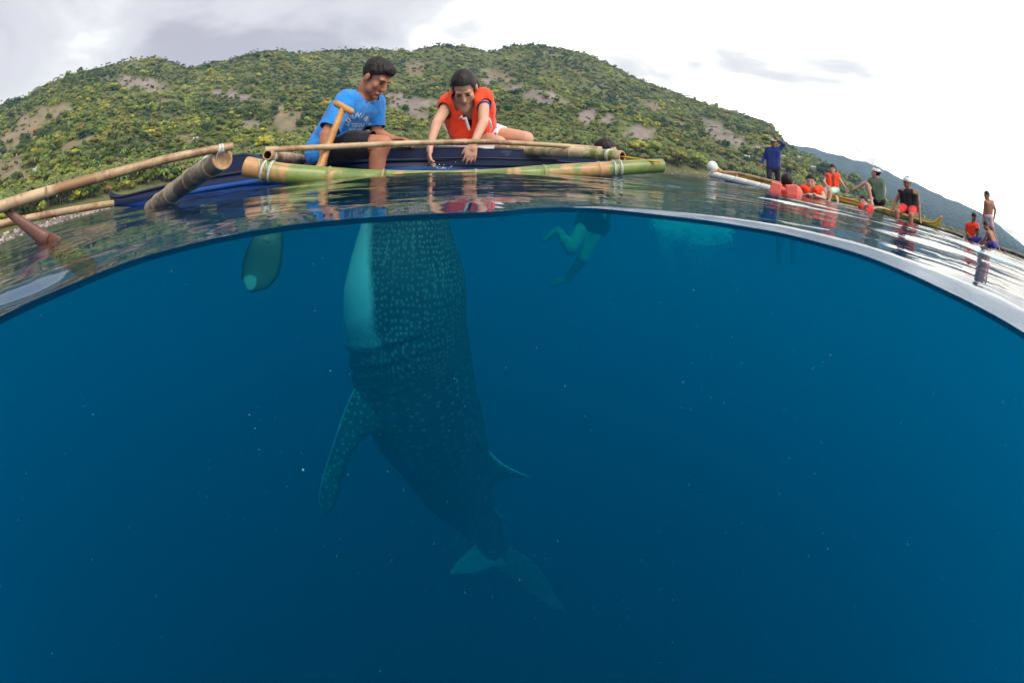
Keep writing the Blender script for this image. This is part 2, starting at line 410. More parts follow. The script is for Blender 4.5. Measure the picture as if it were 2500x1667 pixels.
# ------------------------------------------------------------------ land
def ico(sub):
    bm = bmesh.new(); bmesh.ops.create_icosphere(bm, subdivisions=sub, radius=1.0)
    V = np.array([v.co[:] for v in bm.verts]); F = np.array([[v.index for v in f.verts] for f in bm.faces]); bm.free(); return V, F
def nz(x, y, z=0.0, o=4):
    return mnoise.fractal((x, y, z), 1.0, 2.0, o)
ridge_px = [(0, 258), (64, 240), (106, 212), (175, 183), (245, 168), (319, 149), (367, 144), (415, 150), (457, 170), (500, 158), (553, 148), (627, 129), (680, 124), (733, 133),
            (776, 127), (850, 122), (925, 122), (1000, 128), (1063, 111), (1127, 114), (1200, 129), (1254, 111), (1318, 110), (1382, 122), (1425, 130), (1488, 159), (1563, 197), (1626, 218),
            (1700, 247), (1807, 278), (1881, 303), (1929, 360), (2000, 392), (2051, 421), (2121, 465), (2180, 497), (2260, 538), (2340, 575)]
rA = []; rE = []
for x, y in ridge_px:
    a, e = AE(x, y); rA.append(a); rE.append(e)
rA = [-1.9, -1.4]+rA+[rA[-1]+.05, 1.4]; rE = [.10, .19]+rE+[-.004, -.01]
def near_ridge(a): return np.interp(a, rA, rE)
def shore(a): return np.interp(a, [-1.9, -1.15, -.8, -.3, .3, .6, .85, 1.4], [120, 120, 170, 260, 300, 420, 700, 1200])
def rtop(a): return np.interp(a, [-1.9, -.9, -.3, .3, .6, .9, 1.4], [700, 800, 1000, 1050, 1000, 1100, 1700])
def land_pt(a, t):
    """t 0 at the water's edge, 1 on the crest"""
    r0, r1 = float(shore(a)), float(rtop(a)); r = r0+(r1-r0)*max(t, -.1)
    er = float(near_ridge(a))
    x, y = r*math.sin(a), r*math.cos(a)
    if t <= 0: return x, y, t*60
    g = min(1, .08*min(1, t/.03)+.92*t**.86)
    fold = nz(x*.0042, y*.0042, 3.0)*.035 + nz(x*.013, y*.013, 7.0, 3)*.012
    e = er*g+fold*min(1, t*5)*(1-t**3)*max(0.1, min(1, er/.15))
    if t > 1: e = er-(t-1)*.5
    return x, y, r*math.tan(max(e, .0012*min(1, t/.02)))
def px_of(a, e):
    v = np.array([math.sin(a)*math.cos(e), math.cos(a)*math.cos(e), math.sin(e)])
    cx, cy_, cz = v@RGT, v@UPV, v@FWD; th = math.acos(max(-1, min(1, cz))); rr = 2*FPX*math.sin(th/2); h = math.hypot(cx, cy_)+1e-9
    return 1250+cx/h*rr, 833.5-cy_/h*rr
# fields and bare slopes: bearing/elevation ellipses (sighted)
BARE_ = [(60, 315, 90, 22, -28, 0), (15, 400, 60, 40, -25, 0), (125, 285, 60, 12, -25, 0), (345, 208, 60, 14, 5, 1), (575, 235, 70, 8, 10, 1), (700, 290, 30, 22, 0, 0), (1010, 262, 70, 20, 12, 1), (960, 240, 60, 12, 12, 1),
        (1065, 285, 60, 12, 12, 1), (1255, 213, 62, 10, 12, 1), (1325, 238, 50, 16, 14, 1), (1215, 185, 40, 8, 20, 0), (1455, 287, 42, 14, 8, 1), (1560, 322, 36, 16, 12, 1), (1770, 330, 75, 14, 24, 1),
        (1010, 170, 18, 16, 40, 0), (610, 305, 45, 8, 10, 1), (900, 300, 30, 30, 0, 0), (1650, 300, 30, 6, 20, 0), (470, 340, 25, 10, 0, 0), (1600, 262, 26, 7, 25, 0), (190, 352, 40, 9, -20, 0), (420, 250, 40, 7, 5, 0)]
BARE = [(a, b, c*1.15, d*1.3, e, f) for a, b, c, d, e, f in BARE_]
def bare(px, py, a, e):
    best = 0; kind = 0
    for cx, cy_, rx, ry, rot, kd in BARE:
        if abs(px-cx) > rx*1.6 or abs(py-cy_) > rx*1.6: continue
        c, s = math.cos(math.radians(rot)), math.sin(math.radians(rot)); dx, dy = px-cx, py-cy_
        u = (dx*c+dy*s)/rx; v = (-dx*s+dy*c)/ry
        d = 1-(u*u+v*v)+1.3*nz(a*38, e*70, 1.3, 4)
        if d > best: best = d; kind = kd
    return min(1, best*1.5), kind
def land_material():
    t = NT('hillside_ground'); geo = t.n('ShaderNodeNewGeometry').outputs['Position']
    c = t.attr('soil'); n = t.noise(.05, 6, .7, geo, .6); n2 = t.noise(.35, 5, .7, geo)
    c = t.mix(t.ramp(n, [(.35, (0, 0, 0)), (.7, (.5, .5, .5))]), c, (.085, .095, .035))
    c = t.mix(t.ramp(n2, [(.4, (.0, .0, .0)), (.7, (.45, .45, .45))]), c, (.10, .085, .06))
    return t.pbr(c, .95, bump=n2, bstr=.6, bdist=2.0, spec=.1)
def near_land():
    na, ntt = 620, 120
    AA = np.linspace(-1.85, 1.36, na); T = np.concatenate([[-.1, -.02, 0, .004, .010, .018, .03], np.linspace(.04, 1, ntt-10), [1.03, 1.08, 1.2]])
    V = []; C = []
    for a in AA:
        for t in T:
            x, y, z = land_pt(a, t); V.append((x, y, z))
            e = math.atan2(z-CAM_H, math.hypot(x, y)); px, py = px_of(a, e)
            b, kd = bare(px, py, a, e)
            g = np.array([.135, .145, .048])*(1+.35*nz(x*.02, y*.02, 9))
            soil = np.array([.29, .225, .22]) if kd else np.array([.27, .20, .13])
            c = g*(1-b)+soil*b*(1+.25*nz(x*.05, y*.05, 2))
            if t < .007:
                c = np.array([.42, .34, .29])*(1+.3*nz(x*.3, y*.3, 5)) if a < -.35 else np.array([.09, .08, .065])
            C.append(np.clip(c, 0.01, 1))
    m = len(T); i = np.arange(na-1)[:, None]; j = np.arange(m-1)[None, :]
    F = np.stack([i*m+j, (i+1)*m+j, (i+1)*m+j+1, i*m+j+1], -1).reshape(-1, 4)
    me = np_mesh('hillside', np.array(V), F); vcol(me, 'soil', np.array(C))
    tag(link('hillside', me, land_material()), 'green wooded hillside with bare fields above the shore', 'hill', kind='structure')
near_land()
def shore_rocks():
    V0, F0 = ico(2); r = np.random.default_rng(77); VV = []; n = 2600
    for i in range(n):
        a = r.uniform(-1.25, 1.05); x, y, z = land_pt(a, r.uniform(-.002, .012)**1.0 if True else 0); s = r.uniform(.15, .6)*(2 if r.random() < .06 else 1)
        VV.append((V0*(1+r.normal(0, .18, (len(V0), 1))))*np.array([s, s*r.uniform(.6, 1.2), s*r.uniform(.4, .8)])+np.array([x, y, max(z, 0)+s*.15]))
    F = (F0[None]+(np.arange(n)*len(V0))[:, None, None]).reshape(-1, 3); me = np_mesh('shore_rocks', np.vstack(VV), F, False)
    c = np.where(r.random(n)[:, None] < .35, np.array([[.42, .34, .33]]), np.array([[.14, .12, .11]]))*r.uniform(.6, 1.3, (n, 1)); vcol(me, 'soil', np.repeat(c, len(V0), 0))
    t = NT('shore_stone'); t.pbr(t.attr('soil'), .9); tag(link('shore_rocks', me, t.m), 'rocks and coral rubble strewn along the waterline', 'rocks', kind='stuff')
shore_rocks()
far_px = [(1640, 330), (1780, 330), (1880, 345), (1990, 362), (2050, 380), (2081, 388), (2117, 396), (2152, 411), (2193, 432), (2234, 446), (2264, 461), (2315, 485), (2356, 501), (2397, 520), (2427, 541), (2458, 567), (2485, 588), (2500, 600)]
def far_land():
    fa = []; fe = []
    for x, y in far_px: a, e = AE(x, y); fa.append(a); fe.append(e)
    fa += [fa[-1]+.06, fa[-1]+.14]; fe += [.008, -.002]
    na, m = 300, 46; AA = np.linspace(fa[0], fa[-1], na); T = np.linspace(-.05, 1.06, m); V = []; C = []
    for a in AA:
        er = float(np.interp(a, fa, fe)); r0 = 1900; r1 = 4200
        er += .0035*nz(a*30, 0, 5)*min(1, max(0, er*20))
        for t in T:
            r = r0+(r1-r0)*t; x, y = r*math.sin(a), r*math.cos(a)
            if t < 0: z = -30
            else:
                e = er*min(1, t**.8)+nz(x*.0016, y*.0016, 4)*.014*(1-t)*min(1, t*4)*min(1, max(0, er)*14)
                if t > 1: e = er-(t-1)*.6
                z = r*math.tan(e)+ (6 if er > 0 else -10)*(1-t)
            V.append((x, y, z)); g = 1+.4*nz(x*.006, y*.006, 1)
            C.append(np.clip(np.array([.055, .075, .035])*g, .01, 1))
    i = np.arange(na-1)[:, None]; j = np.arange(m-1)[None, :]
    F = np.stack([i*m+j, (i+1)*m+j, (i+1)*m+j+1, i*m+j+1], -1).reshape(-1, 4)
    me = np_mesh('mountain', np.array(V), F); vcol(me, 'soil', np.array(C))
    t = NT('forested_mountain'); geo = t.n('ShaderNodeNewGeometry').outputs['Position']
    n = t.noise(.02, 6, .75, geo); c = t.mix(t.ramp(n, [(.35, (0, 0, 0)), (.65, (.8, .8, .8))]), t.attr('soil'), (.03, .042, .02))
    t.pbr(c, .95, bump=n, bstr=1, bdist=30, spec=.05)
    tag(link('mountain', me, t.m), 'long hazy mountain ridge far down the coast', 'mountain', kind='structure')
far_land()

# ------------------------------------------------------------------ forest
ICO_V = None
def ico_(sub):
    bm = bmesh.new(); bmesh.ops.create_icosphere(bm, subdivisions=sub, radius=1.0)
    V = np.array([v.co[:] for v in bm.verts]); F = np.array([[v.index for v in f.verts] for f in bm.faces]); bm.free(); return V, F
def crown_proto(k, lumps=6, leaves=26, big=False):
    """an uneven crown: several ragged lumps of leaves with loose sprays between them; unit size"""
    r = np.random.default_rng(100+k)
    O = np.array([(1, 0, 0), (-1, 0, 0), (0, 1, 0), (0, -1, 0), (0, 0, 1), (0, 0, -1)], float)
    OF = np.array([(0, 2, 4), (2, 1, 4), (1, 3, 4), (3, 0, 4), (2, 0, 5), (1, 2, 5), (3, 1, 5), (0, 3, 5)])
    if big: O, OF = ico(2)
    sq = r.uniform(.6, 1.0); lean = r.normal(0, .12, 2); V = []; F = []; tone = []; n = 0
    for i in range(lumps):
        d = nrmrows(r.normal(size=(1, 3)))[0]; d[2] = abs(d[2])*.9-.15; q = r.uniform(.25, .72)*(1.15 if big else 1); c = d*q*np.array([1, 1, sq])+np.array([lean[0], lean[1], 0])*q
        s_ = r.uniform(.26, .5)*(.62 if big else 1); M = np.linalg.qr(r.normal(size=(3, 3)))[0]
        V.append((O*r.uniform(.65, 1.3, (len(O), 1)))@M*s_*np.array([1, 1, .8])+c); F.append(OF+n); n += len(O); tone.append(np.full(len(O), r.uniform(.72, 1.3))*r.uniform(.9, 1.1, len(O)))
    d = nrmrows(r.normal(size=(leaves, 3))); d[:, 2] = np.abs(d[:, 2])-.22
    c = d*r.uniform(.4, 1.05, (leaves, 1))*np.array([1, 1, sq]); sz = .055 if big else .11
    tri = c[:, None, :]+r.normal(0, sz, (leaves, 3, 3)); V.append(tri.reshape(-1, 3)); F.append(n+np.arange(leaves*3).reshape(-1, 3)); tone.append(np.repeat(r.uniform(.65, 1.5, leaves), 3))
    return np.vstack(V), np.vstack(F), np.concatenate(tone)
def nrmrows(a): return a/np.linalg.norm(a, axis=1, keepdims=True)
def palm_proto(k, fronds=11):
    r = np.random.default_rng(500+k); V = []; F = []; tone = []
    for i in range(fronds):
        a = 2*math.pi*i/fronds+r.uniform(-.2, .2); up = r.uniform(.1, .9); L = r.uniform(.85, 1.1); tn = r.uniform(.7, 1.35)
        pts = []
        for q in (0, .35, .7, 1): pts.append(np.array([math.cos(a)*q*L*.95, math.sin(a)*q*L*.95, up*q*L*.8-(q*q)*L*.95]))
        side = np.array([-math.sin(a), math.cos(a), 0]); w = (.03, .15, .13, .02); n = len(V)
        for p, ww in zip(pts, w): V += [p-side*ww-np.array([0, 0, ww*.55]), p, p+side*ww-np.array([0, 0, ww*.55])]
        tone += [tn]*12
        for q in range(3):
            b = n+q*3
            for e in (0, 1): F += [(b+e, b+e+1, b+e+4), (b+e, b+e+4, b+e+3)]
    return np.array(V), np.array(F), np.array(tone)
def foliage_mat(name, col=None):
    t = NT(name); geo = t.n('ShaderNodeNewGeometry').outputs['Position']
    if col is None: c = t.attr('leaf')
    else:
        c = t.mix(1.0, t.attr('leaf'), col, 'MULTIPLY')
    n = t.noise(.6, 3, .7, geo); c2 = t.mix(t.ramp(n, [(.38, (0, 0, 0)), (.75, (.45, .45, .45))]), c, (.030, .045, .012))
    b = t.n('ShaderNodeBsdfPrincipled'); t.l(c2, b.inputs['Base Color']); b.inputs['Roughness'].default_value = .7; b.inputs['Specular IOR Level'].default_value = .2
    tl = t.n('ShaderNodeBsdfTranslucent'); t.l(c2, tl.inputs[0]); mx = t.n('ShaderNodeMixShader'); mx.inputs[0].default_value = .25
    t.l(b.outputs[0], mx.inputs[1]); t.l(tl.outputs[0], mx.inputs[2]); t.l(mx.outputs[0], t.out.inputs[0]); return t.m
FOREST = foliage_mat('forest_leaves')
TINT = {'dark': (.068, .108, .022), 'mid': (.175, .228, .034), 'olive': (.25, .235, .058), 'yellow': (.47, .455, .06), 'pale': (.30, .345, .07), 'rust': (.36, .24, .07)}
TRUNK = simple('tree_bark', (.16, .13, .10), .9, .3, 2)
protos = [crown_proto(k) for k in range(10)]; pprotos = [palm_proto(k) for k in range(4)]
def batch(name, items, plist, label):
    """items: (proto index, x, y, z, size, height factor, yaw, tint)"""
    VV = []; FF = []; CC = []; n = 0
    for pi, x, y, z, s, hf, yaw, tint in items:
        V, F, tone = plist[pi]; c, sn = math.cos(yaw), math.sin(yaw)
        W = np.empty_like(V); W[:, 0] = (V[:, 0]*c-V[:, 1]*sn)*s+x; W[:, 1] = (V[:, 0]*sn+V[:, 1]*c)*s+y; W[:, 2] = V[:, 2]*s*hf+z
        VV.append(W); FF.append(F+n); n += len(V); CC.append(tone[:, None]*np.array(tint)[None, :])
    me = np_mesh(name, np.vstack(VV), np.vstack(FF), False); vcol(me, 'leaf', np.clip(np.vstack(CC), 0, 1))
    return tag(link(name, me, FOREST), label, 'forest', kind='stuff')
def pick_tint(x, y, a):
    v = nz(x*.010, y*.010, 11, 3); w = nz(x*.004, y*.004, 21, 2)+.28*random.gauss(0, 1)
    if v > .30: k = random.choice(['yellow', 'pale', 'pale', 'mid'])
    elif v > .12: k = random.choice(['mid', 'pale', 'olive', 'mid'])
    elif v < -.3: k = 'dark' if random.random() < .8 else 'mid'
    else: k = random.choice(['dark', 'mid', 'mid', 'olive', 'dark', 'pale'])
    if random.random() < .012: k = 'rust'
    if random.random() < .02: k = 'yellow'
    j = random.uniform(.8, 1.25); t = TINT[k]; return (t[0]*j*random.uniform(.9, 1.1), t[1]*j, t[2]*j)
def forest():
    items = []; palms = []
    N = 36000; A = np.random.default_rng(3)
    for i in range(N):
        a = A.uniform(-1.35, 1.22); t = A.uniform(0, 1)**.85
        if t < .022: t = .022+t
        er = float(near_ridge(a))
        if er < .002 and a > 1.05: continue
        x, y, z = land_pt(a, t); r = math.hypot(x, y); e = math.atan2(z-CAM_H, r); px, py = px_of(a, e)
        b, kd = bare(px, py, a, e)
        if b > .10 and A.uniform() < .90: continue
        clear = nz(x*.012, y*.012, 31, 3)
        if clear > .30 and A.uniform() < .55: continue
        # palms in the groves near the water
        s = min(6.5, 1.4+A.lognormal(.3, .62))*(1.0+.30*(t > .3))
        if (t < .16 and A.uniform() < .5) or A.uniform() < .04:
            h = A.uniform(6, 10); palms.append((A.integers(4), x, y, z+h*.75, A.uniform(2.8, 4.0), 1, A.uniform(0, 6.28), tuple(c*A.uniform(.8, 1.2) for c in ((.15, .19, .055) if A.uniform() < .6 else (.22, .23, .07)))))
        else:
            items.append((A.integers(10), x, y, z+s*.45, s, A.uniform(.75, 1.15), A.uniform(0, 6.28), pick_tint(x, y, a)))
    # crest trees give the skyline its teeth
    for i in range(900):
        a = A.uniform(-1.3, .95); x, y, z = land_pt(a, .995); s = A.uniform(1.6, 3.6)
        if A.uniform() < .2: palms.append((A.integers(4), x, y, z+A.uniform(5, 9), A.uniform(2.4, 3.4), 1, A.uniform(0, 6), (.07, .10, .03)))
        else: items.append((A.integers(10), x, y, z+s*.4, s, 1.1, A.uniform(0, 6.28), tuple(c*A.uniform(.8, 1.2) for c in TINT['dark'])))
    batch('forest', items, protos, 'dense mixed trees and scrub covering the hillside')
    batch('palm_forest', palms, pprotos, 'coconut palms massed along the lower slopes')
    # palm trunks, joined: too small to pick apart
    mb_v = []; mb_f = []; n = 0
    for it in palms:
        _, x, y, z = it[:4]; r = .16; h = 7.5; q = np.array([(math.cos(k*2.094)*r, math.sin(k*2.094)*r) for k in range(3)])
        lx = random.uniform(-.8, .8)
        mb_v += [(x+qq[0]+lx, y+qq[1], z-h) for qq in q]+[(x+qq[0]*.7, y+qq[1]*.7, z) for qq in q]
        mb_f += [(n+k, n+(k+1) % 3, n+3+(k+1) % 3, n+3+k) for k in range(3)]; n += 6
    me = np_mesh('palm_trunks', np.array(mb_v), np.array(mb_f)); tag(link('palm_trunks', me, TRUNK), 'pale slender trunks of the massed coconut palms', 'trunks', kind='stuff')
    # far mountain wood
    it2 = []
    for i in range(5200):
        a = A.uniform(.45, 1.19); px0 = A.uniform(0, 1); er = float(np.interp(a, [AE(*p)[0] for p in far_px], [AE(*p)[1] for p in far_px]))
        if er < .005: continue
        r = 1900+2300*px0**1.5; x, y = r*math.sin(a), r*math.cos(a); t = px0**1.5
        e = er*t**.8+nz(x*.0016, y*.0016, 4)*.014*(1-t)*min(1, t*4)*min(1, max(0, er)*14); s = A.uniform(4, 9)
        it2.append((A.integers(10), x, y, r*math.tan(e)+6*(1-t)+2, s, .7, A.uniform(0, 6), tuple(c*A.uniform(.85, 1.15) for c in (.045, .07, .03))))
    batch('mountain_forest', it2, protos, 'hazy forest on the far mountain ridge')
forest()

# individual trees that stand out
def tree(px, py, size, kind, label, group=None, hf=1.0):
    """sighted at its foot"""
    a, e = AE(px, py); t = 0.0; best = None
    for q in np.linspace(.004, .98, 160):
        x, y, z = land_pt(a, q); ee = math.atan2(z-CAM_H, math.hypot(x, y))
        if ee >= e: best = (x, y, z); break
    if best is None: best = land_pt(a, .98)
    x, y, z = best; r = math.hypot(x, y); s = size/FPX*r        # size is the crown radius sighted
    nm = {'palm': 'coconut_palm'}.get(kind, 'broadleaf_tree')
    root = empty(nm, (x, y, z), label, 'tree', group)
    rr = random.Random(int(px*7+py)); seed = int(px+py*3)
    if kind == 'palm':
        V, F, tone = palm_proto(seed % 50, 14); h = s*2.1
        lean = rr.uniform(-.15, .15)*h
        MB().tube([(x, y, z-1), (x+lean*.3, y, z+h*.5), (x+lean, y, z+h)], [s*.07, s*.05, s*.04], 6).build('trunk', TRUNK, root)
        W = V*s+np.array([x+lean, y, z+h]); tint = np.array([.16, .20, .05])
    else:
        V, F, tone = crown_proto(seed % 70, 34, 620, True)
        h = s*.9; W = V*np.array([1, 1, hf])*s+np.array([x, y, z+h])
        mb = MB().tube([(x, y, z-1), (x+s*.05, y, z+h*.6), (x, y, z+h)], [s*.1, s*.07, s*.03], 7)
        for q in range(4):
            an = q*1.6+rr.random(); mb.tube([(x, y, z+h*.45), (x+math.cos(an)*s*.3, y+math.sin(an)*s*.3, z+h*.85), (x+math.cos(an)*s*.6, y+math.sin(an)*s*.6, z+h*1.2)], [s*.05, s*.035, s*.015], 5)
        mb.build('trunk', TRUNK, root); tint = np.array(TINT[kind])
    me = np_mesh('crown', W, F, False); vcol(me, 'leaf', np.clip(tone[:, None]*tint[None, :], 0, 1))
    link('crown', me, FOREST, root)
T_ = [(180, 392, 17, 'yellow', 'yellow-green tree standing alone on the slope above the thin bamboo pole'),
      (305, 468, 17, 'yellow', 'bright yellow tree on the shore just above the upturned boat tip'), (265, 478, 13, 'rust', 'orange-yellow tree left of the bright yellow one above the boat tip'),
      (385, 440, 12, 'yellow', 'small yellow bush below the leaning bamboo log'), (262, 398, 18, 'dark', 'round dark green tree right of the lone yellow-green tree'),
      (300, 232, 12, 'yellow', 'yellow tree high on the left slope under the bare field'), (645, 375, 26, 'yellow', 'lime green spreading tree behind the hollow bamboo end'),
      (505, 328, 17, 'dark', 'dark tree above the pole tip on the middle slope'),
      (1552, 380, 26, 'yellow', 'lime yellow tree behind the right bamboo end'), (1590, 384, 27, 'pale', 'pale green tree right of the lime yellow one at the shore'),
      (1655, 412, 32, 'olive', 'brownish olive tree mass at the shore beyond the green bamboo tip'), (1700, 418, 26, 'pale', 'pale green tree at the water edge left of the white buoy'),
      (1625, 408, 18, 'olive', 'low olive tree just beyond the cut green bamboo tip'), (1870, 350, 15, 'yellow', 'yellow-green tree on the slope above the standing boatman'),
      (625, 146, 11, 'dark', 'tall dark tree on the crest of the left ridge'), (972, 320, 8, 'yellow', 'small bright yellow bush right of the seated man'),
      (1930, 430, 24, 'olive', 'olive tree behind the boatman in navy'), (2010, 440, 26, 'dark', 'dark tree behind the seated child in orange'), (1820, 385, 20, 'mid', 'mid green tree behind the boatman at the shore'),
      (2085, 455, 20, 'mid', 'green tree behind the person in a backward cap'), (1440, 270, 15, 'dark', 'dark tree at the edge of the purple-brown field')]
for px, py, s, k, lab in T_: tree(px, py, s, k, lab)
_pg = 'coconut palms in the grove along the shore'
pr = random.Random(5)
for i in range(30):
    px = pr.choice([pr.uniform(1250, 1500), pr.uniform(1640, 1760), pr.uniform(20, 250), pr.uniform(250, 560), pr.uniform(1780, 2080)])
    a0 = AE(px, 400)[0]; x, y, z = land_pt(a0, pr.uniform(.02, .10)); e = math.atan2(z-CAM_H, math.hypot(x, y)); qx, qy = px_of(a0, e)
    tree(qx, qy, pr.uniform(9, 13), 'palm', 'coconut palm with a shaggy crown in the grove along the shore', _pg)

# small houses among the trees
HW = simple('white_house_wall', (.66, .66, .66), .8, .1, .3); HR = simple('iron_roof', (.42, .40, .42), .5, .2, .3); HB = simple('blue_tarp', (.03, .12, .5), .6, .1, .3); HD = simple('dark_opening', (.03, .03, .035), .6, .1, 1)
def house(px, py, w, label, roof=HR, wall=HW):
    a, e = AE(px, py); best = None
    for q in np.linspace(.004, .9, 160):
        x, y, z = land_pt(a, q)
        if math.atan2(z-CAM_H, math.hypot(x, y)) >= e: best = (x, y, z); break
    if best is None: return
    x, y, z = best; r = math.hypot(x, y); s = w/FPX*r; f = np.array([-x/r, -y/r, 0]); sd = np.array([f[1], -f[0], 0]); up = np.array([0, 0, 1.])
    R = np.stack([sd, f, up], 1); c = np.array([x, y, z+2])
    root = empty('house', (x, y, z), label, 'house')
    MB().box(c+up*s*.22, (s, s*.8, s*.55), R).build('wall', wall, root, False)
    V = []; F = []
    for u, v, h in ((-.58, -.5, .48), (.58, -.5, .48), (.58, .5, .48), (-.58, .5, .48), (-.58, 0, .78), (.58, 0, .78)): V.append(c+sd*u*s+f*v*s+up*h*s)
    MB().add(V, [(0, 1, 5, 4), (3, 4, 5, 2), (0, 4, 3), (1, 2, 5), (0, 3, 2, 1)]).build('roof', roof, root, False)
    MB().box(c+f*s*.41+sd*s*.1+up*s*.12, (s*.18, s*.03, s*.36), R).build('door', HD, root, False)
    for q in (-.3, .34): MB().box(c+f*s*.41+sd*s*q+up*s*.28, (s*.16, s*.03, s*.16), R).build('window', HD, root, False)
for i, (px, py, w, lab, rf) in enumerate([(478, 352, 13, 'pale house with iron roof above the bamboo pole tip', HR), (432, 350, 10, 'small house left of the pale one above the bamboo pole', HR), (1823, 395, 13, 'white house at the shore left of the boatman', HR),
        (1850, 372, 10, 'house with pale blue-white roof above the boatman arm', HR), (1912, 390, 9, 'white house right of the boatman', HR), (1952, 393, 10, 'low white roofed house between boatman and child', HR), (1986, 418, 11, 'white roofed house behind the child in orange', HR),
        (2287, 534, 10, 'white house near the yellow prow', HR), (85, 428, 10, 'grey roofed house low on the far left slope', HR), (545, 322, 6, 'tiny white house on the middle slope', HR), (190, 495, 8, 'pink roofed beach hut among palms', simple('pink_roof', (.55, .3, .3), .6, .1, 1)), (60, 570, 7, 'blue tarp beach hut on the far left shore', HB)]):
    house(px, py, w, lab, rf)

# ------------------------------------------------------------------ bodies by voxel skin
dg = None
def voxel_mesh(mb, vox, smooth_it=4, smooth_f=.5):
    me = mesh('tmp', mb.V, mb.F); o = bpy.data.objects.new('tmp', me); col.objects.link(o)
    m = o.modifiers.new('r', 'REMESH'); m.mode = 'VOXEL'; m.voxel_size = vox; m.use_smooth_shade = True
    if smooth_it: q = o.modifiers.new('s', 'SMOOTH'); q.factor = smooth_f; q.iterations = smooth_it
    bpy.context.view_layer.update(); d = bpy.context.evaluated_depsgraph_get()
    out = bpy.data.meshes.new_from_object(o.evaluated_get(d)); bpy.data.objects.remove(o); bpy.data.meshes.remove(me)
    return out
def edit(me, clip=None, wrinkle=0, wscale=14, seed=0):
    bm = bmesh.new(); bm.from_mesh(me)
    if wrinkle:
        bm.normal_update()
        for v in bm.verts:
            p = v.co*wscale; n = mnoise.noise((p.x+seed, p.y*.8, p.z*.5)) + .5*mnoise.noise((p.x*2.3, p.y*2.1+seed, p.z*1.2))
            v.co += v.normal*(wrinkle*(n-.15))
    if clip:
        dead = [f for f in bm.faces if clip(np.array(f.calc_center_median()))]
        bmesh.ops.delete(bm, geom=dead, context='FACES')
        # even out the cut hems
        bv = [(v, [e.other_vert(v) for e in v.link_edges if e.is_boundary]) for v in bm.verts if v.is_boundary]
        for _ in range(6):
            new = [(v, v.co*.4+sum((n.co for n in nb), Vector())/len(nb)*.6) for v, nb in bv if len(nb) == 2]
            for v, c in new: v.co = c
    for f in bm.faces: f.smooth = True
    bm.to_mesh(me); bm.free(); return me
def solid(name, mb, vox, mat, parent, clip=None, wrinkle=0, wscale=14, smooth_it=4):
    me = voxel_mesh(mb, vox, smooth_it)
    if clip or wrinkle: edit(me, clip, wrinkle, wscale)
    me.materials.clear(); me.name = name
    return link(name, me, mat, parent)
def headframe(f, up=(0, 0, 1)):
    f = nrm(f); r = nrm(np.cross(f, up)); u = np.cross(r, f); return np.stack([r, f, u], 1)
def head_prims(mb, c, R, s=1, detail=True, neck=None):
    q = lambda x, y, z: c+R@(np.array([x, y, z])*s)
    mb.ell(q(0, -.012, .035), np.array([.074, .092, .083])*s, R); mb.ell(q(0, .028, -.022), np.array([.060, .062, .074])*s, R)
    mb.ell(q(0, .046, -.068), np.array([.042, .04, .034])*s, R)
    if detail:
        mb.cap(q(0, .088, .012), q(0, .106, -.024), .009*s, .013*s, 10); mb.ell(q(0, .098, -.028), np.array([.018, .013, .010])*s, R)
        mb.cap(q(-.036, .072, .026), q(.036, .072, .026), .014*s); mb.ell(q(-.036, .058, -.022), np.array([.025, .021, .026])*s, R); mb.ell(q(.036, .058, -.022), np.array([.025, .021, .026])*s, R)
        [mb.ell(q(e*.036, .034, -.050), np.array([.026, .036, .036])*s, R) for e in (-1, 1)]; mb.cap(q(-.018, .086, -.058), q(.018, .086, -.058), .009*s); mb.ell(q(0, .078, -.088), np.array([.02, .016, .016])*s, R)
        for e in (-1, 1): mb.ell(q(e*.077, -.004, -.008), np.array([.011, .020, .031])*s, R)
    if neck is not None: mb.cap(q(0, -.018, -.06), neck, .052*s, .060*s)
def face_parts(c, R, s, root, brow=True, closed=True, smile=False):
    q = lambda x, y, z: c+R@(np.array([x, y, z])*s)
    for e in (-1, 1):
        m = MB(); m.ell(q(e*.031, .0835, .005), np.array([.0135, .0055, .0046])*s, R, 10, 6); m.build('eye', EYE, root)
        if brow: MB().tube([q(e*.014, .091, .024), q(e*.032, .089, .029), q(e*.050, .076, .023)], [.002*s, .0032*s, .0015*s], 6).build('eyebrow', HAIR, root)
    m = MB(); w = .029 if smile else .021
    w *= 1.0
    m.tube([q(-w, .084, -.048 if smile else -.06), q(-.01, .0945, -.058), q(0, .0955, -.0575), q(.01, .0945, -.058), q(w, .084, -.048 if smile else -.06)], [.002*s, .0055*s, .006*s, .0055*s, .002*s], 8); m.build('lips', LIPS, root)
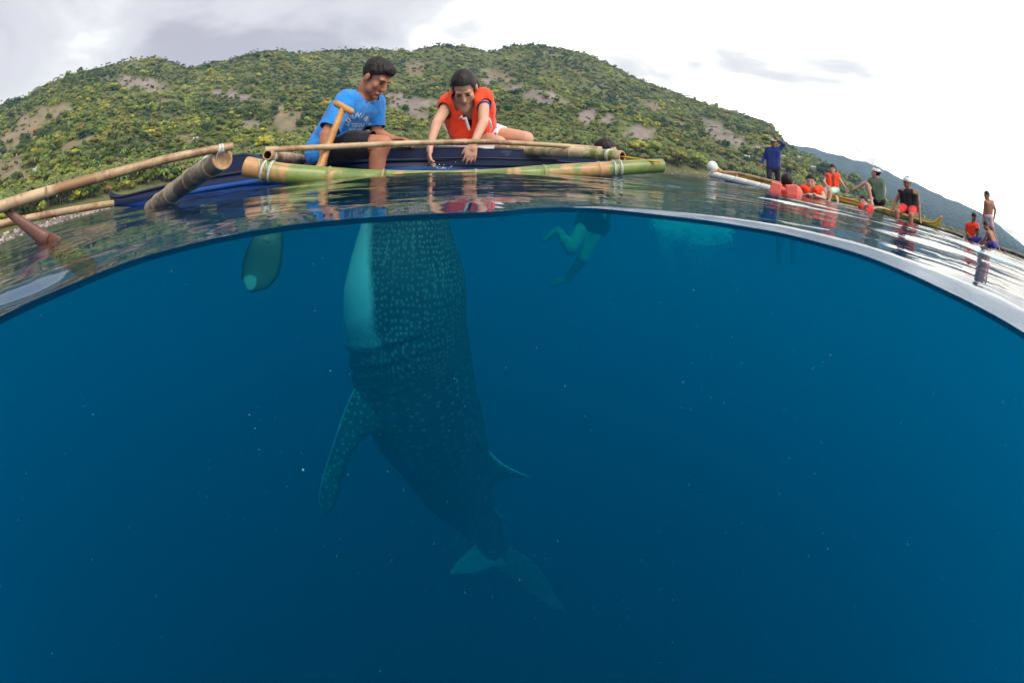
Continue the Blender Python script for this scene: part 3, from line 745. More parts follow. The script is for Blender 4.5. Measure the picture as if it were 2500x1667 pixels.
def hand(mb, w, d, n, s=1, curl=.5, side=1, spread=.1):
    """w wrist, d finger direction, n palm normal (fingers curl towards it), side +1/-1 for the thumb"""
    d = nrm(d); n = nrm(n-d*np.dot(n, d)); sd = np.cross(d, n)*side
    mb.cap(w-d*.01*s, w+d*.035*s, .024*s, .024*s)
    kn = []
    for i, off in enumerate((.033, .011, -.011, -.032)):
        k = w+(d*(.088-.006*abs(i-1))+sd*off)*s; kn.append(k); mb.cap(w+(d*.02+sd*off*.6)*s, k, .0145*s, .0115*s, 10)
    for i, (k, L) in enumerate(zip(kn, (.068, .076, .070, .055))):
        a = curl*.5; dd = nrm(d*math.cos(a)+n*math.sin(a)+sd*spread*(1.4-i)); p = k
        for j, f in enumerate((.45, .32, .25)):
            r0, r1 = (.0098, .0092) if j == 0 else ((.0090, .0084) if j == 1 else (.0082, .0068))
            e = p+dd*L*f*s; mb.cap(p, e, r0*s, r1*s, 10); p = e; a = curl*.75
            m_ = nrm(n-dd*np.dot(n, dd)); dd = nrm(dd*math.cos(a)+m_*math.sin(a))
    b = w+(d*.022+sd*.022)*s; e = b+(d*.032+sd*.028+n*.012)*s; mb.cap(b, e, .013*s, .011*s, 10); f = e+(d*.03+sd*.006+n*.012)*s; mb.cap(e, f, .0105*s, .009*s, 10)
def torso_prims(mb, hl, hr, sl, sr, nk, s=1, g=0.0, chest=.088, waist=.085):
    pc = (hl+hr)/2; cc = (sl+sr)/2
    a = sl*.72+cc*.28; b = sr*.72+cc*.28
    for h, q in ((hl, a), (hr, b)):
        mid = (h*.85+pc*.15)*.55+q*.45
        mb.cap(h*.8+pc*.2, mid, .098*s+g, waist*s+g); mb.cap(mid, q+(h-q)*.16, waist*s+g, chest*s+g)
    mb.cap(hl*.8+pc*.2, hr*.8+pc*.2, .1*s+g); mb.cap(a+(hl-a)*.12, b+(hr-b)*.12, .085*s+g); mb.cap(sl, sr, .056*s+g); mb.cap(pc, cc+(pc-cc)*.2, .1*s+g, .09*s+g)
    mb.cap(cc, nk, .062*s+g*.6, .052*s+g*.3)

# ------------------------------------------------------------------ the seated man
def man():
    root = empty('person', P(800, 372, 2.95), 'man in a bright blue printed T-shirt and black shorts seated on the navy boat', 'person')
    J = dict(nk=P(893, 238, 2.90), sr=P(846, 249, 2.76), sl=P(914, 251, 3.05), hr=P(795, 358, 2.88), hl=P(818, 358, 3.10),
             er=P(797, 330, 2.66), wr=P(790, 386, 2.62), el=P(918, 325, 3.00), wl=P(962, 343, 2.96), kr=P(934, 353, 2.72), ar=P(915, 428, 2.74), kl=P(900, 352, 3.06), al=P(905, 425, 3.12))
    hc = P(917, 192, 2.86); view = nrm(CAMP-hc); side = np.array([1., 0, 0]); f = nrm(side*.86+view*.40+np.array([0, 0, -.82])); R = headframe(f, nrm(np.array([.05, 0, 1])))
    mb = MB(); head_prims(mb, hc, R, 1.0, True, J['nk'])
    torso_prims(mb, J['hl'], J['hr'], J['sl'], J['sr'], J['nk'])
    for S in 'rl':
        mb.cap(J['s'+S], J['e'+S], .050, .038); mb.cap(J['e'+S], J['w'+S], .040, .026)
        mb.cap(J['h'+S], J['k'+S], .084, .056); mid = J['k'+S]*.65+J['a'+S]*.35+np.array([-.012, 0, 0]); mb.cap(J['k'+S], mid, .054, .054); mb.cap(mid, J['a'+S]-np.array([0, 0, .12]), .053, .035)
        ft = J['a'+S]+np.array([0, 0, -.16]); mb.cap(ft, ft+np.array([.14, -.03, -.04]), .035, .025)
    hand(mb, J['wr'], np.array([-.15, -.1, -1.]), np.array([.8, .5, -.2]), 1, 1.1, -1)
    hand(mb, J['wl'], np.array([1., -.2, -.02]), np.array([0, -.2, -1.]), .95, .9, 1)
    solid('body', mb, .0050, SKIN_MAN, root, smooth_it=5)
    face_parts(hc, R, 1, root)
    hb = MB(); q = lambda x, y, z: hc+R@np.array([x, y, z])
    hb.ell(q(0, -.014, .043), (.083, .101, .088), R, 28, 18); hb.ell(q(.0, .030, .085), (.060, .062, .045), R)
    def hclip(p):
        l = R.T@(p-hc); x, y, z = l
        if y > .022: return z < .046+.35*(y-.02)-.9*max(0, abs(x)-.05)+.003*math.sin(x*190)
        if y > -.006: return z < -.004
        if y > -.022: return z < .016
        return z < -.062+(y+.03)*.6
    solid('hair', hb, .005, HAIR, root, hclip, .006, 60, 1)
    # t-shirt
    sb = MB(); torso_prims(sb, J['hl'], J['hr'], J['sl'], J['sr'], J['nk'], 1, .017, .092, .09)
    lo = np.array([0, 0, -.05]); sb.cap(J['hl']+lo*.6+np.array([-.004,0,0]), J['hr']+lo*.6+np.array([-.004,0,0]), .130)
    for S in 'rl':
        m = J['s'+S]*.18+J['e'+S]*.82; sb.cap(J['s'+S], m, .072, .068)
    nkd = nrm(hc-J['nk'])
    def sclip(p):
        if np.dot(p-J['nk'], nkd) > .0 and np.linalg.norm(p-J['nk']-nkd*.03) < .105: return True
        for S in 'rl':
            d_ = nrm(J['e'+S]-J['s'+S]); L = np.linalg.norm(J['e'+S]-J['s'+S]); t = np.dot(p-J['s'+S], d_)
            if t > L*.82 and np.linalg.norm(p-J['s'+S]-d_*t) < .085: return True
        pc = (J['hl']+J['hr'])/2
        return p[2] < pc[2]-.095+max(0, p[0]-pc[0])*.6
    sh = solid('t_shirt', sb, .0065, BLUE_SHIRT, root, sclip, .011, 11, 4)
    # shorts
    pb = MB(); pb.cap(J['hl'], J['hr'], .100); 
    for S in 'rl': pb.cap(J['h'+S], J['h'+S]*.14+J['k'+S]*.86, .105, .082)
    def pclip(p):
        for S in 'rl':
            d_ = nrm(J['k'+S]-J['h'+S]); L = np.linalg.norm(J['k'+S]-J['h'+S]); t = np.dot(p-J['h'+S], d_)
            if t > L*.84 and np.linalg.norm(p-J['h'+S]-d_*t) < .12: return True
        return False
    solid('shorts', pb, .008, BLACK_SHORTS, root, pclip, .008, 13, 4)
    # print on the chest: lettering in an arc over a half disc and two lines
    bvh = BVHTree.FromPolygons([v.co[:] for v in sh.data.vertices], [p.vertices[:] for p in sh.data.polygons])
    c = P(874, 305, 2.85); vd = nrm(c-CAMP); upd = nrm(P(893, 270, 2.85)-c); rt = nrm(np.cross(vd, upd)); upd = np.cross(rt, vd)
    sl = math.radians(24); rt, upd = rt*math.cos(sl)+upd*math.sin(sl), upd*math.cos(sl)-rt*math.sin(sl)
    def put(V2, F, name):
        V = []
        for x, y in V2:
            o_ = c+rt*x+upd*y-vd*.25; h = bvh.ray_cast(Vector(o_), Vector(vd), 1.0)
            V.append(np.array(h[0])-vd*.0035 if h[0] is not None else o_+vd*.25)
        return V, F
    VV = []; FF = []
    def letter(ch, size, x, y, ang):
        cu = bpy.data.curves.new('t', 'FONT'); cu.body = ch; cu.size = size; cu.align_x = 'CENTER'; cu.offset = .0012*size/.05; cu.resolution_u = 2
        o = bpy.data.objects.new('t', cu); col.objects.link(o); bpy.context.view_layer.update()
        me = bpy.data.meshes.new_from_object(o.evaluated_get(bpy.context.evaluated_depsgraph_get())); bpy.data.objects.remove(o)
        ca, sa = math.cos(ang), math.sin(ang); n = len(VV); V2 = [(x+v.co.x*ca-v.co.y*sa, y+v.co.x*sa+v.co.y*ca) for v in me.vertices]
        V, _ = put(V2, None, ''); VV.extend(V); FF.extend([tuple(n+i for i in p.vertices) for p in me.polygons])
    word = 'SEHLAW BAE'
    for i, ch in enumerate(word):
        an = math.radians(168-156*i/(len(word)-1)); r = .052
        if ch != ' ': letter(ch, .040, math.cos(an)*r, -.01+math.sin(an)*r, an-math.pi/2)
    letter('TEGU', .030, 0, -.012, 0); letter('ALAS CEBU', .019, -.004, -.034, 0)
    link('shirt_print', mesh('shirt_print', VV, FF, False), PRINT, root)
    # neckline rib
    _, a, b = frame(nkd); MB().torus(J['nk']-nkd*.004, nkd, .064, .0055, 24, 6).build('collar', BLUE_SHIRT, root)
man()

# ------------------------------------------------------------------ the kneeling woman
def V3(*a): return np.array(a, float)
def woman():
    root = empty('person', P(1170, 350, 3.25), 'woman in an orange life vest and floral shorts leaning over the boat side', 'person')
    J = dict(nk=P(1131, 258, 3.02), sl=P(1181, 240, 3.06), sr=P(1094, 256, 3.06), hl=P(1186, 330, 3.34), hr=P(1130, 335, 3.34), er=P(1066, 302, 2.90), wr=P(1050, 358, 2.80),
             el=P(1180, 300, 2.90), wl=P(1156, 352, 2.80), kl=P(1284, 340, 3.10), al=P(1200, 358, 3.32), kr=P(1218, 352, 3.02), ar=P(1150, 360, 3.3))
    hc = P(1133, 215, 2.95); view = nrm(CAMP-hc); f = nrm(view+np.array([-.04, 0, -1.12])); R = headframe(f, nrm(np.array([-.06, 0, 1])))
    mb = MB(); head_prims(mb, hc, R, .94, True, J['nk']); torso_prims(mb, J['hl'], J['hr'], J['sl'], J['sr'], J['nk'], .88)
    for S in 'rl':
        mb.cap(J['s'+S], J['e'+S], .040, .031); mb.cap(J['e'+S], J['w'+S], .032, .021)
        mb.cap(J['h'+S], J['k'+S], .080, .052); mb.cap(J['k'+S], J['a'+S], .052, .034); mb.cap(J['a'+S], J['a'+S]+np.array([-.14, .04, 0]), .03, .022)
    hand(mb, J['wr'], np.array([-.05, -.15, -1.]), np.array([.9, .3, 0.]), .84, .7, -1, .08)
    hand(mb, J['wl'], np.array([-.22, -.1, -1.]), np.array([-.2, .9, 0.]), .84, .45, -1, .10)
    solid('body', mb, .0048, SKIN_WOMAN, root, smooth_it=5)
    face_parts(hc, R, .94, root, smile=True)
    q = lambda x, y, z: hc+R@(np.array([x, y, z])*.94); hb = MB(); hb.ell(q(0, -.016, .040), np.array([.082, .100, .087])*.94, R, 28, 18); hb.cap(q(-.045, -.05, -.02), q(.045, -.05, -.02), .05); hb.cap(q(0, -.10, 0), q(.01, -.11, -.10), .030, .018); hb.ell(q(0, -.11, .035), (.035, .035, .035), R); 
    def hclip(p):
        x, y, z = R.T@(p-hc)
        if abs(x) > .056: return z < (-.075 if y < .005 else -.045+y*1.9)
        if y > .01: return z < .046+.55*(y-.01)
        if y > -.02: return z < -.005
        return False
    solid('hair', hb, .005, HAIR, root, hclip, .0025, 60, 1)
    sb = MB(); cc = (J['sl']+J['sr'])/2; pc = (J['hl']+J['hr'])/2
    torso_prims(sb, J['hl']*.8+cc*.2, J['hr']*.8+cc*.2, J['sl']*.9+cc*.1, J['sr']*.9+cc*.1, J['nk'], .92, .030)
    fr = nrm(np.array([0, -1., -.35])); 
    for sd_, S in ((-1, 'r'), (1, 'l')):
        a = J['s'+S]*.62+cc*.38+fr*.06; b = (J['h'+S]*.75+pc*.25)+fr*.10+(cc-pc)*.14
        sb.cap(a, (a+b)/2+fr*.02, .055, .075); sb.cap((a+b)/2+fr*.02, b, .078, .07); sb.cap(J['s'+S]*.92+cc*.08+V3(0,0,.004), J['s'+S]*.6+cc*.4+V3(0,0,.012), .062, .056)
    nkd = nrm(hc-J['nk']); rt = nrm(J['sl']-J['sr'])
    def vclip(p):
        if np.dot(p-J['nk'], nkd) > .0 and np.linalg.norm(p-J['nk']-nkd*.03) < .085: return True
        # open V at the front
        d = p-cc; x = np.dot(d, rt); z = p[2]-J['nk'][2]; 
        if np.dot(d, fr) > .03 and z > -.15 and abs(x+.005) < .008+.036*max(0, (z+.15)/.15): return True
        for S in 'rl':
            if np.linalg.norm(p-(J['s'+S]+(J['e'+S]-J['s'+S])*.36)) < .058: return True
        return False
    vest = solid('life_vest', sb, .0065, ORANGE, root, vclip, .011, 12, 3)
    bv = BVHTree.FromPolygons([v.co[:] for v in vest.data.vertices], [p.vertices[:] for p in vest.data.polygons])
    def stick(px, py, off=.006, d=2.95):
        ds = [h[3] for h in (bv.ray_cast(Vector(CAMP), Vector(D(px+k, py)), 6) for k in (-14, -9, -4, 0, 4, 9, 14)) if h[0] is not None]; return P(px, py, min(ds)-off) if ds else P(px, py, d)
    MB().tube([stick(1126, 286), stick(1131, 291, .012), stick(1136, 288, .014), stick(1140, 300, .014), stick(1144, 312, .012), stick(1146, 318, .01)], [.006, .007, .008, .009, .009, .006], 8).build('strap', WHITE, root)
    MB().tube([stick(1121, 290), stick(1127, 284, .012), stick(1131, 291, .013)], [.005, .006, .005], 8).build('strap', WHITE, root)
    MB().tube([stick(1084, 305), stick(1088, 314, .004), stick(1092, 322, .004)], [.004, .004, .004], 6).build('trim', WHITE, root)
    MB().tube([stick(1192, 288, .004), stick(1198, 300, .004, 3.1), stick(1200, 316, .004, 3.1)], [.006, .007, .007], 6).build('trim', WHITE, root)
    # arm band
    d_ = nrm(J['el']-J['sl']); MB().torus(J['sl']*.62+J['el']*.38, d_+np.array([.2, 0, .3]), .0405, .006, 24, 6).build('arm_band', PURPLE, root)
    top = MB(); torso_prims(top, J['hl'], J['hr'], J['sl']*.9+cc*.1, J['sr']*.9+cc*.1, J['nk']-nkd*.06, .88, .010)
    solid('dark_top', top, .008, DARKPANT, root, lambda p: p[2] > J['nk'][2]-.09, .005)
    pb = MB(); pb.cap(J['hl'], J['hr'], .102)
    for S in 'rl': pb.cap(J['h'+S], J['h'+S]*.66+J['k'+S]*.34, .094, .084)
    solid('shorts', pb, .008, FLORAL, root, None, .007)
woman()

# ------------------------------------------------------------------ smaller figures
def figure(label, hd, face, J, s=1.0, skinm=SKIN_BROWN, vox=.014, top=None, shorts=None, hat=None, vest=None, group=None, hair=True, sleeve=.9, legs=True, leg_len=.45, foot=None, topclip=None, extra=None, detail=False):
    root = empty('person', (J['hl']+J['hr'])/2, label, 'person', group); R = headframe(face)
    mb = MB(); head_prims(mb, hd, R, s, True, J['nk']); torso_prims(mb, J['hl'], J['hr'], J['sl'], J['sr'], J['nk'], s*.95)
    for S in 'rl':
        if 'e'+S in J:
            mb.cap(J['s'+S], J['e'+S], .046*s, .036*s); mb.cap(J['e'+S], J['w'+S], .037*s, .025*s)
            hand(mb, J['w'+S], J['w'+S]-J['e'+S], np.array([.1, -.6, -.5]), s*1.05, .4, 1 if S == 'r' else -1, .2)
        if 'k'+S in J:
            mb.cap(J['h'+S], J['k'+S], .080*s, .055*s)
            mid = J['k'+S]*.65+J['a'+S]*.35; mb.cap(J['k'+S], mid, .052*s, .052*s); mb.cap(mid, J['a'+S], .051*s, .034*s)
            fd = foot if foot is not None else R[:, 1]*np.array([1, 1, 0])
            fd = J.get('f'+S, None) if J.get('f'+S, None) is not None else fd
            mb.cap(J['a'+S], J['a'+S]+nrm(fd)*.15*s, .034*s, .022*s)
    solid('body', mb, vox*.8, skinm, root, smooth_it=2)
    q = lambda x, y, z: hd+R@(np.array([x, y, z])*s)
    for e in (-1, 1): MB().ell(q(e*.031, .084, .006), np.array([.017, .008, .007])*s, R, 8, 5).build('eye', EYE, root)
    MB().tube([q(-.02, .09, -.058), q(0, .098, -.058), q(.02, .09, -.058)], [.003*s, .006*s, .003*s], 6).build('lips', LIPS, root)
    if hair:
        hb = MB(); hb.ell(q(0, -.016, .042), np.array([.088, .104, .092])*s, R, 22, 14)
        def hclip(p):
            x, y, z = R.T@(p-hd)/s
            return z < (.055 if y > .035 else (.02 if y > -.01 else -.065))
        solid('hair', hb, vox*.7, HAIR, root, hclip, .004, 50, 1)
    if hat is not None:
        hb = MB(); hb.ell(q(0, -.010, .050), np.array([.092, .110, .078])*s, R, 22, 14)
        solid('cap', hb, vox*.7, hat[0], root, lambda p: (R.T@(p-hd))[2]/s < .045, 0, 1, 1)
        if hat[1]: MB().ell(q(0, hat[1]*.13, .058), np.array([.07, .07, .01])*s, R, 14, 6).build('cap_brim', hat[0], root)
    cc = (J['sl']+J['sr'])/2; pc = (J['hl']+J['hr'])/2
    if top is not None:
        sb = MB(); torso_prims(sb, J['hl'], J['hr'], J['sl'], J['sr'], J['nk'], s*.96, .016*s)
        ax = nrm(cc-pc)
        if sleeve:
            for S in 'rl':
                if 'e'+S not in J: continue
                if sleeve > .6: sb.cap(J['s'+S], J['e'+S], .062*s, .052*s); sb.cap(J['e'+S], J['e'+S]*(1-(sleeve-.5)*1.8)+J['w'+S]*(sleeve-.5)*1.8, .052*s, .042*s)
                else: sb.cap(J['s'+S], J['s'+S]*(1-sleeve)+J['e'+S]*sleeve, .064*s, .06*s)
        nkd = nrm(hd-J['nk'])
        solid('top', sb, vox, top, root, (lambda p: (np.dot(p-J['nk'], nkd) > -.01*s and np.linalg.norm(p-J['nk']-nkd*.03) < .10*s) or (topclip(p) if topclip else False)), .008*s, 10, 3)
    if vest is not None:
        sb = MB(); fdir = R[:, 1]*np.array([1, 1, 0]); 
        if np.linalg.norm(fdir) < .1: fdir = np.array([0, -1., 0])
        fdir = nrm(fdir); h1 = J['hl']*.75+cc*.25; h2 = J['hr']*.75+cc*.25
        torso_prims(sb, h1, h2, J['sl']*.88+cc*.12, J['sr']*.88+cc*.12, J['nk'], s*.95, .035*s)
        for S, h in (('l', h1), ('r', h2)):
            for sg in (1, -1): a = J['s'+S]*.55+cc*.45+fdir*.075*s*sg; b = h*.8+pc*.2+fdir*.09*s*sg; sb.cap(a, b, .06*s, .075*s)
        nkd = nrm(hd-J['nk'])
        def vc(p):
            d = p-cc
            return (np.dot(p-J['nk'], nkd) > .0 and np.linalg.norm(p-J['nk']-nkd*.03) < .10*s) or (np.dot(d, fdir) > .05*s and abs(np.dot(d, nrm(J['sl']-J['sr']))) < .016*s)
        solid('life_vest', sb, vox, vest, root, vc, .008*s, 10, 3)
    if shorts is not None:
        pb = MB(); pb.cap(J['hl'], J['hr'], .112*s)
        for S in 'rl':
            if 'k'+S in J: pb.cap(J['h'+S], J['h'+S]*(1-shorts[1])+J['k'+S]*shorts[1], .098*s, .078*s)
            if 'k'+S in J and shorts[1] >= .99: pb.cap(J['k'+S], J['a'+S], .075*s, .062*s)
        solid('shorts' if shorts[1] < .99 else 'trousers', pb, vox, shorts[0], root, None, .006*s, 10, 3)
    return root
def V3(*a): return np.array(a, float)
toCam = lambda p: nrm(CAMP-p)

def far_people():
    # boatman in navy, standing, hand on his cap
    d = 13.0; hd = P(1888, 348, d)
    figure('boatman in long navy shirt standing with one hand raised to his grey cap', hd, toCam(hd)+V3(-.1, 0, -.1),
           dict(nk=P(1888, 358, d), sr=P(1873, 365, d), sl=P(1902, 364, d), er=P(1865, 385, d), wr=P(1859, 403, d-.1), el=P(1914, 354, d), wl=P(1898, 341, d-.12), hr=P(1879, 410, d), hl=P(1897, 411, d), kr=P(1878, 432, d-.1), kl=P(1899, 435, d), ar=P(1880, 452, d), al=P(1899, 456, d)),
           1.0, SKIN_BROWN, .016, top=NAVY, shorts=(DARKPANT, 1.0), hat=(GREYCAP, 1), sleeve=.9)
    # coral vest swimmer seen from behind
    d = 6.5; hd = P(1921, 446, d)
    figure('swimmer seen from behind in a coral life vest in front of the yellow boat', hd, -toCam(hd),
           dict(nk=P(1922, 459, d), sl=P(1896, 465, d), sr=P(1947, 469, d), hl=P(1903, 532, d+.2), hr=P(1935, 536, d+.2), el=P(1888, 492, d+.1), wl=P(1900, 505, d+.35), er=P(1956, 500, d+.1), wr=P(1945, 510, d+.35), kl=P(1903, 590, d+.3), kr=P(1937, 592, d+.3), al=P(1900, 640, d+.5), ar=P(1935, 642, d+.5)),
           1.0, SKIN_BROWN, .013, vest=CORAL)
    rt_ = bpy.data.objects[[o.name for o in bpy.data.objects if o.get('label', '').startswith('swimmer seen from behind')][0]]
    vd = toCam(P(1921, 466, 6.4))
    for (x, y), w, rot in (((1893, 465), .15, -.12), ((1934, 471), .17, .16)):
        sd = nrm(np.cross(V3(0, 0, 1), vd)); up = np.cross(vd, sd); a_ = sd*math.cos(rot)+up*math.sin(rot); b_ = np.cross(vd, a_)
        m = MB(); Rm = np.stack([a_, vd, b_], 1); m.box(P(x, y, 6.33), (w, .09, .21), Rm); fo = m.build('foam_panel', CORAL, rt_, False)
        bv = fo.modifiers.new('b', 'BEVEL'); bv.width = .018; bv.segments = 3
    # smiling woman in vest in the water
    d = 7.7; hd = P(1980, 444, d)
    figure('smiling woman in the water in an orange life vest beside the coral one', hd, toCam(hd)+V3(-.2, 0, -.1),
           dict(nk=P(1981, 456, d), sr=P(1960, 462, d), sl=P(2003, 465, d), hr=P(1970, 514, d+.2), hl=P(1993, 517, d+.2), er=P(1955, 482, d-.1), wr=P(1972, 476, d-.3), el=P(2012, 484, d-.1), wl=P(1992, 478, d-.3), kr=P(1968, 560, d+.1), kl=P(1995, 562, d+.1), ar=P(1966, 600, d+.3), al=P(1996, 602, d+.3)),
           .98, SKIN_PALE, .013, vest=ORANGE)
    # child seated on the boat edge
    d = 10.4; hd = P(2032, 413, d)
    figure('child with short dark hair in an orange vest seated on the yellow boat edge', hd, toCam(hd)+V3(-.3, 0, -.2),
           dict(nk=P(2032, 423, d), sr=P(2019, 430, d), sl=P(2045, 430, d), hr=P(2024, 461, d), hl=P(2040, 463, d), er=P(2012, 444, d-.1), wr=P(2020, 455, d-.3), el=P(2053, 443, d), wl=P(2063, 458, d), kr=P(2015, 466, d-.35), kl=P(2028, 470, d-.35), ar=P(2014, 489, d-.4), al=P(2024, 492, d-.4)),
           .85, SKIN_PALE, .014, vest=ORANGE, shorts=(TEAL, .75))
    # cap and rash vest, back to us
    d = 10.4; hd = P(2138, 424, d)
    figure('person in a white backward cap and grey-green rash vest sitting on the boat', hd, V3(-.55, .8, 0),
           dict(nk=P(2139, 434, d), sr=P(2155, 443, d), sl=P(2129, 441, d), hr=P(2152, 491, d), hl=P(2137, 489, d), er=P(2160, 464, d), wr=P(2158, 484, d), el=P(2110, 447, d), wl=P(2092, 459, d), kr=P(2128, 468, d+.3), kl=P(2118, 452, d-.1), ar=P(2128, 502, d+.3), al=P(2128, 492, d-.15)),
           1.0, SKIN_PALE, .014, top=OLIVE, sleeve=.35, shorts=(BLACK, .6), hat=(WHITE, -1), foot=V3(-1, -.2, 0))
    # swimmer holding on by the yellow hull
    d = 9.3; hd = P(2107, 492, d)
    figure('dark haired swimmer with a red vest in the water against the yellow hull', hd, V3(-1, -.4, 0),
           dict(nk=P(2113, 502, d), sr=P(2102, 508, d-.1), sl=P(2124, 509, d+.1), hr=P(2108, 555, d), hl=P(2124, 557, d), er=P(2100, 520, d-.2), wr=P(2110, 508, d-.3), el=P(2130, 500, d+.1), wl=P(2128, 492, d+.2), kr=P(2106, 600, d), kl=P(2124, 600, d), ar=P(2106, 640, d+.2), al=P(2124, 640, d+.2)),
           .95, SKIN_PALE, .014, vest=RED)
    # man in black tank top and red shorts
    d = 9.8; hd = P(2215, 447, d)
    figure('man in black tank top, red shorts and white cap sitting at the yellow prow', hd, toCam(hd)+V3(-.25, 0, -.25),
           dict(nk=P(2217, 460, d), sr=P(2199, 467, d), sl=P(2238, 471, d), hr=P(2208, 506, d), hl=P(2229, 510, d), er=P(2188, 490, d), wr=P(2178, 512, d-.1), el=P(2243, 500, d), wl=P(2246, 532, d-.1), kr=P(2190, 518, d-.38), kl=P(2224, 526, d-.38), ar=P(2190, 556, d-.40), al=P(2222, 566, d-.40)),
           1.02, SKIN_BROWN, .013, top=BLACK, sleeve=0, shorts=(RED, .72), hat=(WHITE, 0),
           topclip=lambda p: p[2] > P(2217, 470, 9.8)[2] and abs(np.dot(p-P(2218, 466, 9.8), nrm(P(2238, 471, 9.8)-P(2199, 467, 9.8)))) > .10)
    # second boat
    d = 12.6; hd = P(2409, 479, d)
    figure('bare chested youth in pale shorts standing on the dark far boat', hd, V3(-.9, -.4, -.2),
           dict(nk=P(2412, 488, d), sr=P(2406, 494, d-.1), sl=P(2423, 494, d+.1), hr=P(2407, 528, d), hl=P(2417, 531, d), er=P(2403, 513, d-.1), wr=P(2401, 532, d-.1), el=P(2430, 514, d+.1), wl=P(2426, 537, d+.1), kr=P(2415, 562, d), kl=P(2424, 566, d), ar=P(2430, 594, d), al=P(2440, 612, d)),
           .95, SKIN_BROWN, .015, shorts=(cloth('pale_pink_shorts', (.6, .45, .5)), .6))
    d = 13.0; hd = P(2378, 531, d)
    figure('person in an orange shirt sitting on the dark far boat', hd, V3(-.3, -1, -.3),
           dict(nk=P(2376, 541, d), sr=P(2362, 549, d), sl=P(2385, 549, d), hr=P(2364, 580, d), hl=P(2378, 582, d), er=P(2358, 566, d), wr=P(2366, 576, d-.2), el=P(2390, 565, d), wl=P(2380, 576, d-.2), kr=P(2358, 588, d-.3), kl=P(2374, 592, d-.3), ar=P(2358, 604, d-.2), al=P(2374, 606, d-.2)),
           .9, SKIN_BROWN, .015, top=ORANGE, sleeve=.5, shorts=(NAVY, .7))
    d = 12.5; hd = P(2386, 567, d)
    figure('child in violet-blue shirt low on the dark far boat', hd, V3(-.3, -1, -.1),
           dict(nk=P(2386, 576, d), sr=P(2377, 582, d), sl=P(2395, 583, d), hr=P(2379, 603, d), hl=P(2390, 605, d), er=P(2373, 592, d), wr=P(2379, 600, d-.2), el=P(2399, 594, d), wl=P(2392, 602, d-.2), kr=P(2374, 602, d-.25), kl=P(2388, 606, d-.25), ar=P(2374, 614, d-.2), al=P(2388, 618, d-.2)),
           .75, SKIN_BROWN, .015, top=PURPLE, sleeve=.5)
    d = 12.3; hd = P(2406, 551, d)
    figure('dark haired person crouching forward in blue shorts below the standing youth', hd, V3(-1, -.3, -.5),
           dict(nk=P(2412, 560, d), sr=P(2412, 568, d-.1), sl=P(2420, 566, d+.1), hr=P(2424, 597, d-.1), hl=P(2430, 598, d+.1), er=P(2405, 582, d-.1), wr=P(2392, 592, d-.1), el=P(2412, 584, d+.1), wl=P(2400, 594, d+.1), kr=P(2406, 594, d-.1), kl=P(2412, 598, d+.1), ar=P(2412, 612, d-.1), al=P(2420, 618, d+.1)),
           .85, SKIN_BROWN, .015, shorts=(PURPLE, .7))
far_people()

# swimmer behind the outrigger, legs under water
def swimmer():
    d = 4.3; hd = P(1482, 372, d)
    figure('swimmer treading water behind the boat, bare legs and dark shorts below the surface', hd, V3(1, -.2, 0),
           dict(nk=P(1478, 402, d), sl=P(1462, 432, d+.15), sr=P(1496, 432, d-.1), hl=P(1430, 548, d+.06), hr=P(1462, 550, d-.02), el=P(1440, 470, d+.2), wl=P(1470, 500, d+.2), er=P(1512, 470, d-.15), wr=P(1490, 500, d-.25),
                kl=P(1394, 608, d-.22), al=P(1362, 562, d-.05), kr=P(1424, 630, d-.12), ar=P(1386, 682, d+.05), fl=P(1326, 588, d)-P(1362, 562, d), fr=P(1360, 690, d)-P(1386, 682, d)),
           1.0, SKIN_PALE, .010, top=BLACK, sleeve=0, shorts=(BLACK_SHORTS, .25))
swimmer()

